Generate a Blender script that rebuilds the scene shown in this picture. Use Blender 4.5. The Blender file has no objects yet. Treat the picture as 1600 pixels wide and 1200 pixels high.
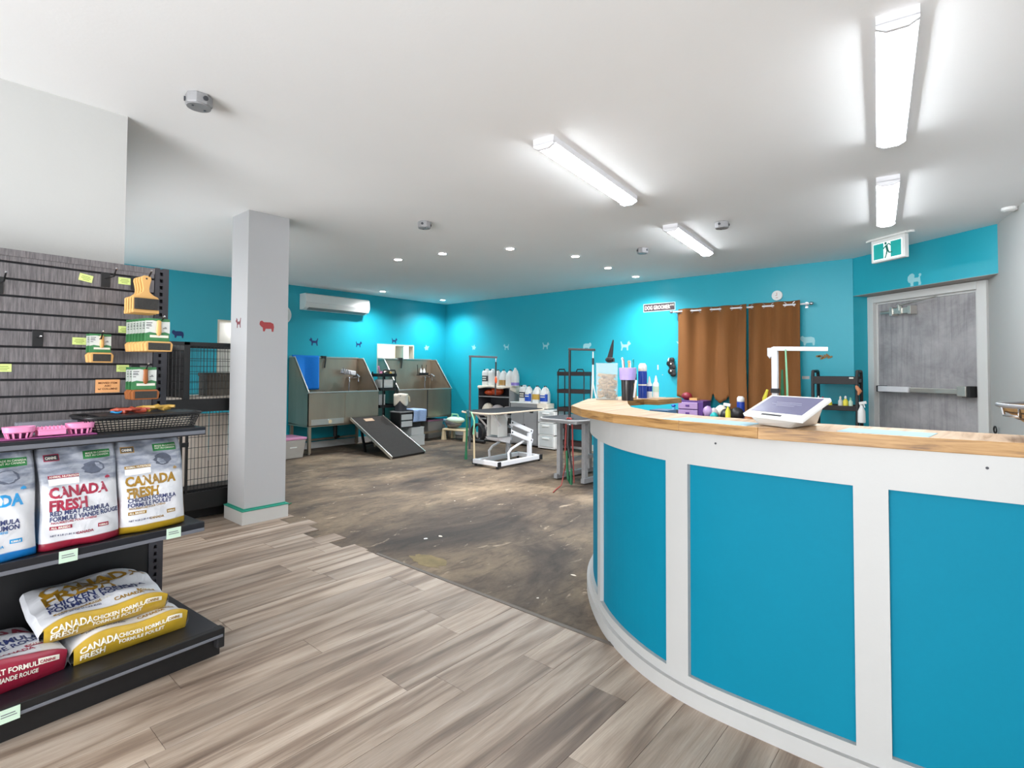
import bpy, bmesh, math, random
from mathutils import Vector, Matrix
R = random.Random(7)
PI = math.pi
SC = bpy.context.scene
COL = SC.collection

# ------------------------------------------------------------------ camera, world, light, exposure
CAM_H = 1.25
FPX, HOR, PIT, ROLL, YAW = 835.16, 577.98, .0272, .0045, .7141
cam = bpy.data.cameras.new('camera')
cam.sensor_width = 36.0
cam.lens = FPX * 36.0 / 1600.0
cam.shift_y = -(600.0 - (HOR - FPX * math.tan(PIT))) / 1600.0
cam.clip_start = .05
camo = bpy.data.objects.new('camera', cam)
COL.objects.link(camo)
_F = Vector((math.cos(YAW) * math.cos(PIT), math.sin(YAW) * math.cos(PIT), math.sin(PIT)))
_R0 = Vector((math.sin(YAW), -math.cos(YAW), 0))
_U0 = _R0.cross(_F)
_R = _R0 * math.cos(ROLL) + _U0 * math.sin(ROLL)
_U = _U0 * math.cos(ROLL) - _R0 * math.sin(ROLL)
_m = Matrix((_R, _U, -_F)).transposed().to_4x4()
_m.translation = Vector((0, 0, CAM_H))
camo.matrix_world = _m
SC.camera = camo

world = bpy.data.worlds.new('world')
SC.world = world
world.use_nodes = True
world.node_tree.nodes['Background'].inputs[0].default_value = (1.0, 1.0, 1.0, 1)
world.node_tree.nodes['Background'].inputs[1].default_value = 1.0
SC.view_settings.view_transform = 'Standard'
SC.view_settings.look = 'None'
SC.view_settings.exposure = 1.6
SC.view_settings.gamma = 1.0
SC.view_settings.use_curve_mapping = False
SC.cycles.use_denoising = True
SC.cycles.max_bounces = 10
SC.cycles.diffuse_bounces = 8
SC.cycles.caustics_reflective = False
SC.cycles.caustics_refractive = False
SC.cycles.sample_clamp_indirect = 6.0

TUBE_STRENGTH = 16.0       # ceiling battens
SPOT_POWER = 13.5          # recessed downlights (W)
def area(name, loc, target, sx, sy, power, color=(1, 1, 1)):
    l = bpy.data.lights.new(name, 'AREA')
    l.shape = 'RECTANGLE'; l.size = sx; l.size_y = sy; l.energy = power; l.color = color
    o = bpy.data.objects.new(name, l); COL.objects.link(o)
    o.location = loc
    o.rotation_euler = (Vector(target) - Vector(loc)).to_track_quat('-Z', 'Y').to_euler()
    return o
# added fill lamps behind the camera, in place of an assumed shop front
area('shop_window_light', (-4.7, .4, 1.35), (2.0, 1.5, 1.5), 4.2, 2.2, 40, (.95, .975, 1))
area('pavement_bounce_light', (-3.2, .6, .08), (-1.6, 1.0, 2.54), 3.2, 4.0, 230, (.92, .96, 1))  # added area lamp facing up, brightens the ceiling

# ------------------------------------------------------------------ helpers
def L(c):
    return c / 12.92 if c <= .04045 else ((c + .055) / 1.055) ** 2.4
def C(h, a=1.0):
    return (L(int(h[0:2], 16) / 255), L(int(h[2:4], 16) / 255), L(int(h[4:6], 16) / 255), a)

def sock(n, *names):
    for k in names:
        if k in n.inputs: return n.inputs[k]
_mats = {}
def mat(name, col, rough=.5, metal=0., var=.06, scale=12., bump=0., bscale=None, spec=None, alpha=None,
        emit=None, estr=0., coat=0., trans=0., stretch=(1, 1, 1), sheen=0.):
    if name in _mats: return _mats[name]
    m = bpy.data.materials.new(name); m.use_nodes = True
    nt = m.node_tree; N = nt.nodes; K = nt.links
    p = N['Principled BSDF']
    c = C(col) if isinstance(col, str) else col
    tc = N.new('ShaderNodeTexCoord'); mp = N.new('ShaderNodeMapping'); mp.inputs['Scale'].default_value = stretch
    K.new(tc.outputs['Object'], mp.inputs[0])
    nz = N.new('ShaderNodeTexNoise'); nz.inputs['Scale'].default_value = scale; nz.inputs['Detail'].default_value = 5
    K.new(mp.outputs[0], nz.inputs['Vector'])
    mx = N.new('ShaderNodeMix'); mx.data_type = 'RGBA'
    lo = tuple(max(0, v * (1 - var * 1.6)) for v in c[:3]) + (1,)
    hi = tuple(min(1, v * (1 + var * 1.6)) for v in c[:3]) + (1,)
    mx.inputs[6].default_value = lo; mx.inputs[7].default_value = hi
    K.new(nz.outputs['Fac'], mx.inputs[0]); K.new(mx.outputs[2], p.inputs['Base Color'])
    p.inputs['Roughness'].default_value = rough
    p.inputs['Metallic'].default_value = metal
    if spec is not None: p.inputs['Specular IOR Level'].default_value = spec
    if coat: p.inputs['Coat Weight'].default_value = coat
    if trans: p.inputs['Transmission Weight'].default_value = trans
    if sheen: p.inputs['Sheen Weight'].default_value = sheen
    if alpha is not None: p.inputs['Alpha'].default_value = alpha
    if emit is not None:
        p.inputs['Emission Color'].default_value = C(emit); p.inputs['Emission Strength'].default_value = estr
    if bump:
        b = N.new('ShaderNodeBump'); b.inputs['Strength'].default_value = bump; b.inputs['Distance'].default_value = .01
        n2 = N.new('ShaderNodeTexNoise'); n2.inputs['Scale'].default_value = bscale or scale * 4; n2.inputs['Detail'].default_value = 4
        K.new(mp.outputs[0], n2.inputs['Vector']); K.new(n2.outputs['Fac'], b.inputs['Height']); K.new(b.outputs[0], p.inputs['Normal'])
    _mats[name] = m
    return m

class MB:
    """collects shapes for one mesh"""
    def __init__(s): s.v = []; s.f = []; s.mi = []; s.m = 0; s.sm = []; s.smooth = False
    def add(s, vs, fs):
        o = len(s.v); s.v += [tuple(v) for v in vs]
        for f in fs: s.f.append(tuple(i + o for i in f)); s.mi.append(s.m); s.sm.append(s.smooth)
        return s
    def box(s, x0, x1, y0, y1, z0, z1):
        vs = [(x, y, z) for z in (z0, z1) for y in (y0, y1) for x in (x0, x1)]
        return s.add(vs, [(0, 2, 3, 1), (4, 5, 7, 6), (0, 1, 5, 4), (2, 6, 7, 3), (0, 4, 6, 2), (1, 3, 7, 5)])
    def hexa(s, p):  # 8 points: bottom 4 ccw, top 4 ccw
        return s.add(p, [(3, 2, 1, 0), (4, 5, 6, 7), (0, 1, 5, 4), (1, 2, 6, 5), (2, 3, 7, 6), (3, 0, 4, 7)])
    def obox(s, c, ax, ay, az, sx, sy, sz):
        c = Vector(c); X = Vector(ax).normalized() * sx / 2; Y = Vector(ay).normalized() * sy / 2; Z = Vector(az).normalized() * sz / 2
        return s.hexa([c - X - Y - Z, c + X - Y - Z, c + X + Y - Z, c - X + Y - Z, c - X - Y + Z, c + X - Y + Z, c + X + Y + Z, c - X + Y + Z])
    def bar(s, a, b, w, h=None, up=(0, 0, 1)):
        a = Vector(a); b = Vector(b); d = b - a; u = Vector(up)
        if abs(d.normalized().dot(u)) > .98: u = Vector((1, 0, 0))
        sd = d.cross(u).normalized(); u2 = sd.cross(d).normalized()
        return s.obox((a + b) / 2, d, sd, u2, d.length, w, h or w)
    def prism(s, poly, z0, z1):
        n = len(poly)
        vs = [(x, y, z0) for x, y in poly] + [(x, y, z1) for x, y in poly]
        fs = [tuple(range(n - 1, -1, -1)), tuple(range(n, 2 * n))] + [(i, (i + 1) % n, n + (i + 1) % n, n + i) for i in range(n)]
        return s.add(vs, fs)
    def cyl(s, a, b, r, n=12, r2=None, caps=True):
        return s.tube([a, b], [r, r if r2 is None else r2], n, caps)
    def tube(s, path, r, n=8, caps=True, closed=False):
        P = [Vector(p) for p in path]; rs = r if isinstance(r, (list, tuple)) else [r] * len(P)
        vs = []; prev = None
        for i, p in enumerate(P):
            if closed: t = P[(i + 1) % len(P)] - P[i - 1]
            else: t = (P[min(i + 1, len(P) - 1)] - P[max(i - 1, 0)])
            if t.length < 1e-9: t = Vector((0, 0, 1))
            t.normalize()
            if prev is None:
                u = Vector((0, 0, 1)) if abs(t.z) < .9 else Vector((1, 0, 0))
                u = (u - t * u.dot(t)).normalized()
            else:
                u = prev - t * prev.dot(t)
                u = u.normalized() if u.length > 1e-6 else t.orthogonal().normalized()
            prev = u; w = t.cross(u)
            for k in range(n):
                a = 2 * PI * k / n
                vs.append(p + (u * math.cos(a) + w * math.sin(a)) * rs[i])
        fs = []
        m = len(P)
        for i in range(m if closed else m - 1):
            j = (i + 1) % m
            for k in range(n): fs.append((i * n + k, i * n + (k + 1) % n, j * n + (k + 1) % n, j * n + k))
        if caps and not closed: fs += [tuple(range(n - 1, -1, -1)), tuple((m - 1) * n + k for k in range(n))]
        return s.add(vs, fs)
    def lathe(s, prof, n=20, c=(0, 0, 0), sq=None, sx=1., sy=1.):
        """prof: (r, z); sq: superellipse exponent"""
        vs = []
        for r, z in prof:
            for k in range(n):
                a = 2 * PI * k / n; ca, sa = math.cos(a), math.sin(a); q = 1
                if sq: q = (abs(ca) ** sq + abs(sa) ** sq) ** (-1 / sq)
                vs.append((c[0] + r * ca * q * sx, c[1] + r * sa * q * sy, c[2] + z))
        fs = [(i * n + k, i * n + (k + 1) % n, (i + 1) * n + (k + 1) % n, (i + 1) * n + k) for i in range(len(prof) - 1) for k in range(n)]
        fs += [tuple(range(n - 1, -1, -1)), tuple((len(prof) - 1) * n + k for k in range(n))]
        return s.add(vs, fs)
    def grid(s, fn, nu, nv):
        vs = [fn(i / nu, j / nv) for j in range(nv + 1) for i in range(nu + 1)]
        w = nu + 1
        return s.add(vs, [(j * w + i, j * w + i + 1, (j + 1) * w + i + 1, (j + 1) * w + i) for j in range(nv) for i in range(nu)])
    def ell(s, c, rx, ry, rz, n=16, m=10):
        prof = [(max(1e-4, math.sin(PI * i / m)), -math.cos(PI * i / m)) for i in range(m + 1)]
        vs = [(c[0] + rx * r * math.cos(2 * PI * k / n), c[1] + ry * r * math.sin(2 * PI * k / n), c[2] + rz * z) for r, z in prof for k in range(n)]
        return s.add(vs, [(i * n + k, i * n + (k + 1) % n, (i + 1) * n + (k + 1) % n, (i + 1) * n + k) for i in range(m) for k in range(n)])

def obj(name, mb, mats, parent=None, loc=None, rotz=0, bevel=0, smooth=False, solid=0, recalc=True):
    me = bpy.data.meshes.new(name)
    me.from_pydata(mb.v, [], mb.f)
    if not isinstance(mats, (list, tuple)): mats = [mats]
    for m in mats: me.materials.append(m)
    me.polygons.foreach_set('material_index', mb.mi)
    me.polygons.foreach_set('use_smooth', [bool(smooth or x) for x in mb.sm])
    me.update()
    if recalc:
        bm = bmesh.new(); bm.from_mesh(me); bmesh.ops.recalc_face_normals(bm, faces=bm.faces); bm.to_mesh(me); bm.free()
    if smooth:
        try: me.set_sharp_from_angle(angle=math.radians(42))
        except Exception: pass
    o = bpy.data.objects.new(name, me); COL.objects.link(o)
    if parent: o.parent = parent
    if loc is not None: o.location = loc
    if rotz: o.rotation_euler.z = rotz
    if bevel:
        b = o.modifiers.new('bevel', 'BEVEL'); b.width = bevel; b.segments = 2; b.limit_method = 'ANGLE'; b.angle_limit = math.radians(40)
    if solid:
        b = o.modifiers.new('solid', 'SOLIDIFY'); b.thickness = solid; b.offset = 0
    return o
def tag(o, label, cat, group=None, kind=None):
    o['label'] = label; o['category'] = cat
    if group: o['group'] = group
    if kind: o['kind'] = kind
    return o
def thing(name, label, cat, loc=(0, 0, 0), rotz=0, group=None):
    o = bpy.data.objects.new(name, None); COL.objects.link(o)
    o.location = loc; o.rotation_euler = (0, 0, rotz); o.empty_display_size = .1
    return tag(o, label, cat, group)
def struct(name, mb, m, parent=None, **k):
    o = obj(name, mb, m, parent, **k)
    if not parent: o['kind'] = 'structure'
    return o
def dup(root, loc=None, rotz=None, label=None, group=None):
    kids = {}
    for o in COL.objects:
        if o.parent: kids.setdefault(o.parent.name, []).append(o)
    def cp(o, par):
        n = o.copy(); COL.objects.link(n); n.parent = par
        for ch in kids.get(o.name, []): cp(ch, n)
        return n
    r = cp(root, None)
    if loc is not None: r.location = loc
    if rotz is not None: r.rotation_euler.z = rotz
    if label: r['label'] = label
    if group: r['group'] = group
    return r

_tc = {}
def letters(s, size, fn, m, parent, name='lettering', align='LEFT', bold=.0, ex=0, sx=1., line=1.0):
    """text as a flat mesh whose (x, y) go through fn -> 3D point"""
    key = (s, align, bold, line)
    if key not in _tc:
        cu = bpy.data.curves.new('t', 'FONT'); cu.body = s; cu.size = 1; cu.align_x = align; cu.offset = bold; cu.space_line = line
        cu.resolution_u = 2
        to = bpy.data.objects.new('t', cu); COL.objects.link(to)
        bpy.context.view_layer.update()
        me = to.evaluated_get(bpy.context.evaluated_depsgraph_get()).to_mesh()
        _tc[key] = ([tuple(v.co) for v in me.vertices], [tuple(p.vertices) for p in me.polygons])
        bpy.data.objects.remove(to); bpy.data.curves.remove(cu)
    vs, fs = _tc[key]
    mb = MB(); mb.add([fn(v[0] * size * sx, v[1] * size) for v in vs], fs)
    return obj(name, mb, m, parent, recalc=False)

# ------------------------------------------------------------------ materials
M = {}
M['ceiling'] = mat('ceiling_paint', 'f2f2f2', .9, var=.01, scale=3, bump=.05, bscale=60)
M['white_wall'] = mat('white_wall_paint', 'bcbcba', .7, var=.02, scale=2, bump=.04, bscale=80)
M['teal'] = mat('teal_wall_paint', '22a8bc', .38, var=.035, scale=1.5, bump=.03, bscale=50, spec=.5)
M['teal_panel'] = mat('teal_panel_paint', '00708a', .6, var=.03, scale=3, bump=.03, bscale=60, spec=.12)
M['counter_white'] = mat('counter_white_paint', 'a8a8a7', .5, var=.02, scale=4, bump=.04, bscale=50)
M['white_plastic'] = mat('white_plastic', 'e8e8e6', .4, var=.02)
M['white_metal'] = mat('white_powder_coat', 'e6e6ea', .35, var=.03)
M['black_metal'] = mat('black_metal', '141416', .45, var=.15)
M['black_plastic'] = mat('black_plastic', '1c1c1e', .5, var=.1)
M['shelf_metal'] = mat('black_shelf_enamel', '1b1c22', .35, var=.1)
M['rail'] = mat('grey_price_rail', '6a6c74', .3, var=.05)
M['chrome'] = mat('chrome', 'c8c8cc', .2, 1., var=.04)
M['steel'] = mat('brushed_steel', 'aea190', .36, .75, var=.14, scale=5, bump=.06, bscale=30, stretch=(1, 1, .3))
M['steel_edge'] = mat('steel_edge', 'd2cfc8', .3, .8, var=.06)
M['grey_metal'] = mat('grey_galvanised', '98989a', .5, .3, var=.1, scale=30)
M['grey_cab'] = mat('grey_cabinet_paint', '8f8f90', .5, var=.04)
M['dark_grey'] = mat('dark_grey_plastic', '3c3e44', .5, var=.1)
M['beech'] = mat('pale_beech', 'd9a866', .5, var=.14, scale=8, stretch=(1, 8, 1), bump=.05)
M['oiled'] = mat('brown_wood', '9a5a2c', .5, var=.2, scale=8, stretch=(1, 8, 1))
M['pins'] = mat('brush_pins', '34322f', .6, var=.3, scale=200)
M['card_white'] = mat('printed_card_white', 'd8dcd8', .4, var=.05, scale=30)
M['card_green'] = mat('printed_card_green', '3f7f4f', .4, var=.18, scale=30)
M['trim_white'] = mat('trim_white_paint', 'd4d4d2', .5, var=.02, scale=4, bump=.03)
M['ink'] = mat('dark_ink', '22242c', .6, var=.05)
M['navy'] = mat('navy_ink', '2b3564', .6, var=.08)
M['gold_ink'] = mat('gold_ink', '9a7420', .4, var=.25, scale=25)
M['red_ink'] = mat('crimson_ink', '9a2440', .4, var=.2, scale=25)
M['blue_ink'] = mat('blue_ink', '2090cc', .4, var=.1)
M['white_ink'] = mat('white_ink', 'e8e4d8', .5, var=.03)
M['green_ink'] = mat('green_label', '2c7a40', .4, var=.1)
M['lime'] = mat('lime_price_tag', 'd8e890', .6, var=.03)
M['mint'] = mat('mint_price_tag', 'c8e0cc', .6, var=.04)
M['orange_paper'] = mat('orange_paper', 'f2b278', .7, var=.04)
M['pink'] = mat('pink_plastic', 'f098c4', .4, var=.05)
M['magenta'] = mat('magenta_tray', 'a0508a', .5, var=.1)
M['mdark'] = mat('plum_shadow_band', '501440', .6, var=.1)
M['acrylic'] = mat('grey_acrylic', 'a8aab8', .2, var=.02, alpha=.55)
M['clear'] = mat('clear_plastic', 'dfe8e8', .15, var=.01, alpha=.16)
M['frost'] = mat('frosted_plastic', 'd8dcdc', .35, var=.03, alpha=.75)
M['tub_grey'] = mat('cloudy_grey_plastic', 'a8a49e', .4, var=.05, alpha=.95)
M['lid_pink'] = mat('mauve_plastic', 'c88aae', .4, var=.05)
M['purple'] = mat('purple_plastic', '533078', .4, var=.1)
M['lilac'] = mat('lilac_plastic', 'a286b0', .35, var=.06)
M['blue_towel'] = mat('blue_towel', '0a7ad6', .95, var=.08, scale=60, bump=.5, bscale=260)
M['pale_towel'] = mat('pale_blue_towel', '9cb4dc', .95, var=.12, scale=50, bump=.4, bscale=200)
M['rubber'] = mat('dark_rubber_mat', '221e1b', .85, var=.25, scale=18, bump=.3, bscale=250)
M['mat_grey'] = mat('grey_rubber_mat', '35373a', .95, var=.12, scale=30, bump=.2, bscale=200, spec=.1)
M['cream'] = mat('cream_plastic', 'e0cda8', .5, var=.06)
M['cream_board'] = mat('cream_board', 'eaded2', .8, var=.08, scale=6)
M['milky'] = mat('milky_jug_plastic', 'e0e0de', .35, var=.03)
M['amber'] = mat('amber_liquid', 'b08a50', .3, var=.06)
M['violet'] = mat('violet_liquid', '8a78c0', .3, var=.06)
M['cobalt'] = mat('cobalt_label', '1c4cb4', .4, var=.1)
M['mustard'] = mat('mustard_label', 'c8a048', .4, var=.1)
M['green_cord'] = mat('green_cord', '175f3e', .6, var=.15)
M['mint_cord'] = mat('pale_green_cord', '88c8a0', .6, var=.1)
M['red_cord'] = mat('red_cord', '8a3430', .6, var=.2)
M['white_cord'] = mat('white_cord', 'dcdcd8', .6, var=.05)
M['yellow'] = mat('yellow_plastic', 'dcd03c', .5, var=.08)
M['orange'] = mat('orange_bag', 'b8441a', .3, var=.3, scale=14, bump=.5, bscale=30)
M['bagcloth'] = mat('pale_cloth', 'b8b0b0', .8, var=.18, scale=16, bump=.6, bscale=24)
M['cloth_cream'] = mat('cream_cloth', 'e2d8c8', .85, var=.08, scale=20, bump=.3)
M['blue_cap'] = mat('navy_can', '12389a', .3, var=.08)
M['teal_plastic'] = mat('turquoise_plastic', '18a0a0', .4, var=.06)
M['tape_blue'] = mat('pale_blue_tape', 'a9cbd8', .6, var=.06, scale=40)
M['tape_green'] = mat('green_masking_tape', '2f9a84', .7, var=.08)
M['decal_navy'] = mat('navy_vinyl', '16306a', .5, var=.03)
M['decal_pale'] = mat('pale_blue_vinyl', '9fd8e0', .5, var=.03)
M['decal_red'] = mat('red_vinyl', 'b03a3e', .5, var=.03)
M['decal_plum'] = mat('plum_vinyl', '7c1c2c', .5, var=.03)
M['door_green'] = mat('exit_green', '0a8c8a', .6, emit='12a8a0', estr=.14)
M['exit_white'] = mat('exit_white', 'eefcf8', .5, emit='ecfffa', estr=.22)
M['diffuser'] = mat('lit_diffuser', 'ffffff', .5, emit='f4faff', estr=TUBE_STRENGTH, var=0)
M['spot_lens'] = mat('lit_spot_lens', 'ffffff', .5, emit='fff6ea', estr=14., var=0)
M['screen'] = mat('tablet_screen', '5c5c78', .25, var=.04, emit='54546c', estr=.25)
M['rug'] = mat('brown_suede', '7c4f26', .95, var=.16, scale=3, bump=.25, bscale=180, stretch=(1, 1, .35))
M['terra'] = mat('terracotta_bottle', 'b8503c', .4, var=.08)
M['wicker'] = mat('wicker', 'a8885c', .8, var=.35, scale=60, bump=.4, bscale=80)
M['chew'] = mat('beige_chews', 'a98656', .7, var=.2, scale=30)
M['gunmetal'] = mat('gunmetal', '8a8a8e', .4, .6, var=.08)

def nodes(m): return m.node_tree.nodes, m.node_tree.links
def newmat(name):
    m = bpy.data.materials.new(name); m.use_nodes = True
    return m, m.node_tree.nodes, m.node_tree.links, m.node_tree.nodes['Principled BSDF']
def ramp(N, pts):
    r = N.new('ShaderNodeValToRGB'); e = r.color_ramp.elements
    while len(e) < len(pts): e.new(.5)
    for q, (p, c) in zip(e, pts): q.position = p; q.color = C(c) if isinstance(c, str) else c
    return r
def noise(N, K, vec, scale, detail=5, rough=.55, dist=0.):
    n = N.new('ShaderNodeTexNoise'); n.inputs['Scale'].default_value = scale; n.inputs['Detail'].default_value = detail
    n.inputs['Roughness'].default_value = rough; n.inputs['Distortion'].default_value = dist
    K.new(vec, n.inputs['Vector']); return n
def mapping(N, K, src, sc=(1, 1, 1), loc=(0, 0, 0), rot=(0, 0, 0)):
    m = N.new('ShaderNodeMapping'); m.inputs['Scale'].default_value = sc; m.inputs['Location'].default_value = loc; m.inputs['Rotation'].default_value = rot
    K.new(src, m.inputs[0]); return m
def mixc(N, K, f, a, b, mode='MIX'):
    m = N.new('ShaderNodeMix'); m.data_type = 'RGBA'; m.blend_type = mode
    for s_, v in ((m.inputs[0], f), (m.inputs[6], a), (m.inputs[7], b)):
        if isinstance(v, bpy.types.NodeSocket): K.new(v, s_)
        elif isinstance(v, str): s_.default_value = C(v)
        else: s_.default_value = v
    return m.outputs[2]

def make_vinyl():
    m, N, K, p = newmat('grey_brown_vinyl_plank')
    tc = N.new('ShaderNodeTexCoord'); oi = N.new('ShaderNodeObjectInfo')
    cx = N.new('ShaderNodeCombineXYZ')
    mu = N.new('ShaderNodeMath'); mu.operation = 'MULTIPLY'; mu.inputs[1].default_value = 37.
    K.new(oi.outputs['Random'], mu.inputs[0]); K.new(mu.outputs[0], cx.inputs[0]); K.new(mu.outputs[0], cx.inputs[1])
    va = N.new('ShaderNodeVectorMath'); va.operation = 'ADD'; K.new(tc.outputs['Object'], va.inputs[0]); K.new(cx.outputs[0], va.inputs[1])
    m1 = mapping(N, K, va.outputs[0], (.75, 9, 1)); n1 = noise(N, K, m1.outputs[0], 1.5, 3, .5, .7)
    m2 = mapping(N, K, va.outputs[0], (3, 70, 1)); n2 = noise(N, K, m2.outputs[0], 3, 6, .65)
    r1 = ramp(N, [(.25, '66564a'), (.40, '877566'), (.55, 'a99888'), (.76, 'c0b1a3')]); K.new(n1.outputs['Fac'], r1.inputs[0])
    r2 = ramp(N, [(.3, (.72, .72, .72, 1)), (.62, (1.05, 1.05, 1.05, 1))]); K.new(n2.outputs['Fac'], r2.inputs[0])
    c = mixc(N, K, .8, r1.outputs[0], r2.outputs[0], 'MULTIPLY')
    r3 = ramp(N, [(0, (.70, .69, .69, 1)), (1, (1.12, 1.12, 1.12, 1))]); K.new(oi.outputs['Random'], r3.inputs[0])
    c = mixc(N, K, .9, c, r3.outputs[0], 'MULTIPLY')
    K.new(c, p.inputs['Base Color']); p.inputs['Roughness'].default_value = .5
    b = N.new('ShaderNodeBump'); b.inputs['Strength'].default_value = .12; b.inputs['Distance'].default_value = .003
    K.new(n2.outputs['Fac'], b.inputs['Height']); K.new(b.outputs[0], p.inputs['Normal'])
    return m
def make_concrete():
    m, N, K, p = newmat('stained_subfloor')
    tc = N.new('ShaderNodeTexCoord'); o = tc.outputs['Object']
    big = noise(N, K, mapping(N, K, o, (.9, 1.3, 1)).outputs[0], .9, 6, .62, .5)
    r = ramp(N, [(.32, '2a211b'), (.42, '463a30'), (.53, '665747'), (.68, '8c7a63')]); K.new(big.outputs['Fac'], r.inputs[0])
    grime = noise(N, K, mapping(N, K, o, (1.5, 4.5, 1), rot=(0, 0, .5)).outputs[0], 2.2, 9, .72, 1.2)
    rg = ramp(N, [(.36, (.42, .40, .38, 1)), (.52, (1, 1, 1, 1))]); K.new(grime.outputs['Fac'], rg.inputs[0])
    c = mixc(N, K, .75, r.outputs[0], rg.outputs[0], 'MULTIPLY')
    fine = noise(N, K, o, 40, 6, .7)
    rf = ramp(N, [(.3, (.8, .8, .8, 1)), (.7, (1.12, 1.12, 1.12, 1))]); K.new(fine.outputs['Fac'], rf.inputs[0])
    c = mixc(N, K, .8, c, rf.outputs[0], 'MULTIPLY')
    # pale scraped patches and small paint specks
    sc_ = noise(N, K, mapping(N, K, o, (1.2, 3, 1), rot=(0, 0, -.3)).outputs[0], 2.6, 8, .7, .9)
    rs = ramp(N, [(.62, (0, 0, 0, 1)), (.72, (1, 1, 1, 1))]); K.new(sc_.outputs['Fac'], rs.inputs[0])
    c = mixc(N, K, rs.outputs[0], c, 'b5a48e')
    sp = noise(N, K, o, 16, 2, .5); rp = ramp(N, [(.755, (0, 0, 0, 1)), (.775, (1, 1, 1, 1))]); K.new(sp.outputs['Fac'], rp.inputs[0])
    c = mixc(N, K, rp.outputs[0], c, 'd8d0c4')
    K.new(c, p.inputs['Base Color']); p.inputs['Roughness'].default_value = .75
    b = N.new('ShaderNodeBump'); b.inputs['Strength'].default_value = .3; b.inputs['Distance'].default_value = .006
    K.new(grime.outputs['Fac'], b.inputs['Height']); K.new(b.outputs[0], p.inputs['Normal'])
    return m
def make_wood(name, cols, sc=(1.2, 14, 14), rot=0):
    m, N, K, p = newmat(name)
    tc = N.new('ShaderNodeTexCoord'); oi = N.new('ShaderNodeObjectInfo')
    va = N.new('ShaderNodeVectorMath'); va.operation = 'ADD'; K.new(tc.outputs['Object'], va.inputs[0]); K.new(oi.outputs['Random'], va.inputs[1])
    m1 = mapping(N, K, va.outputs[0], sc, rot=(0, 0, rot)); n1 = noise(N, K, m1.outputs[0], 2.2, 7, .6, .8)
    r1 = ramp(N, [(.28, cols[0]), (.48, cols[1]), (.7, cols[2])]); K.new(n1.outputs['Fac'], r1.inputs[0])
    K.new(r1.outputs[0], p.inputs['Base Color']); p.inputs['Roughness'].default_value = .5
    b = N.new('ShaderNodeBump'); b.inputs['Strength'].default_value = .15; b.inputs['Distance'].default_value = .004
    K.new(n1.outputs['Fac'], b.inputs['Height']); K.new(b.outputs[0], p.inputs['Normal'])
    return m
def make_slat():
    m, N, K, p = newmat('charcoal_woodgrain_laminate')
    tc = N.new('ShaderNodeTexCoord'); oi = N.new('ShaderNodeObjectInfo')
    m1 = mapping(N, K, tc.outputs['Object'], (60, 60, 4)); n1 = noise(N, K, m1.outputs[0], 2.5, 6, .7)
    r1 = ramp(N, [(.28, '464345'), (.5, '6a6668'), (.75, '8f898b')]); K.new(n1.outputs['Fac'], r1.inputs[0])
    K.new(r1.outputs[0], p.inputs['Base Color']); p.inputs['Roughness'].default_value = .45
    return m
def make_bag(name, base, top='8b919e', zb=.055, zt=.62, h=.4, axis=2):
    """printed sack: coloured foot band, white middle, grey misty top; pattern rides on the sack's own coordinates"""
    m, N, K, p = newmat(name)
    tc = N.new('ShaderNodeTexCoord'); sp = N.new('ShaderNodeSeparateXYZ'); K.new(tc.outputs['Object'], sp.inputs[0])
    n = noise(N, K, tc.outputs['Object'], 9, 4, .55)
    ad = N.new('ShaderNodeMath'); ad.operation = 'MULTIPLY_ADD'; ad.inputs[1].default_value = .11 ; K.new(n.outputs['Fac'], ad.inputs[0]); K.new(sp.outputs[axis], ad.inputs[2])
    up = ramp(N, [(zt * h + .03, (0, 0, 0, 1)), (zt * h + .055, (1, 1, 1, 1))]); K.new(ad.outputs[0], up.inputs[0])
    n2 = noise(N, K, mapping(N, K, tc.outputs['Object'], (3, 3, 9)).outputs[0], 4, 4)
    rt = ramp(N, [(.35, '6f7686'), (.6, 'a9adb8')]); K.new(n2.outputs['Fac'], rt.inputs[0])
    c = mixc(N, K, up.outputs[0], 'd4d5da', rt.outputs[0])
    ft = ramp(N, [(zb, (1, 1, 1, 1)), (zb + .003, (0, 0, 0, 1))]); ft.color_ramp.interpolation = 'LINEAR'; K.new(sp.outputs[axis], ft.inputs[0])
    c = mixc(N, K, ft.outputs[0], c, base)
    K.new(c, p.inputs['Base Color']); p.inputs['Roughness'].default_value = .32
    b = N.new('ShaderNodeBump'); b.inputs['Strength'].default_value = .5; b.inputs['Distance'].default_value = .012
    nb = noise(N, K, tc.outputs['Object'], 11, 3, .5, 1.2); K.new(nb.outputs['Fac'], b.inputs['Height']); K.new(b.outputs[0], p.inputs['Normal'])
    return m
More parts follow.
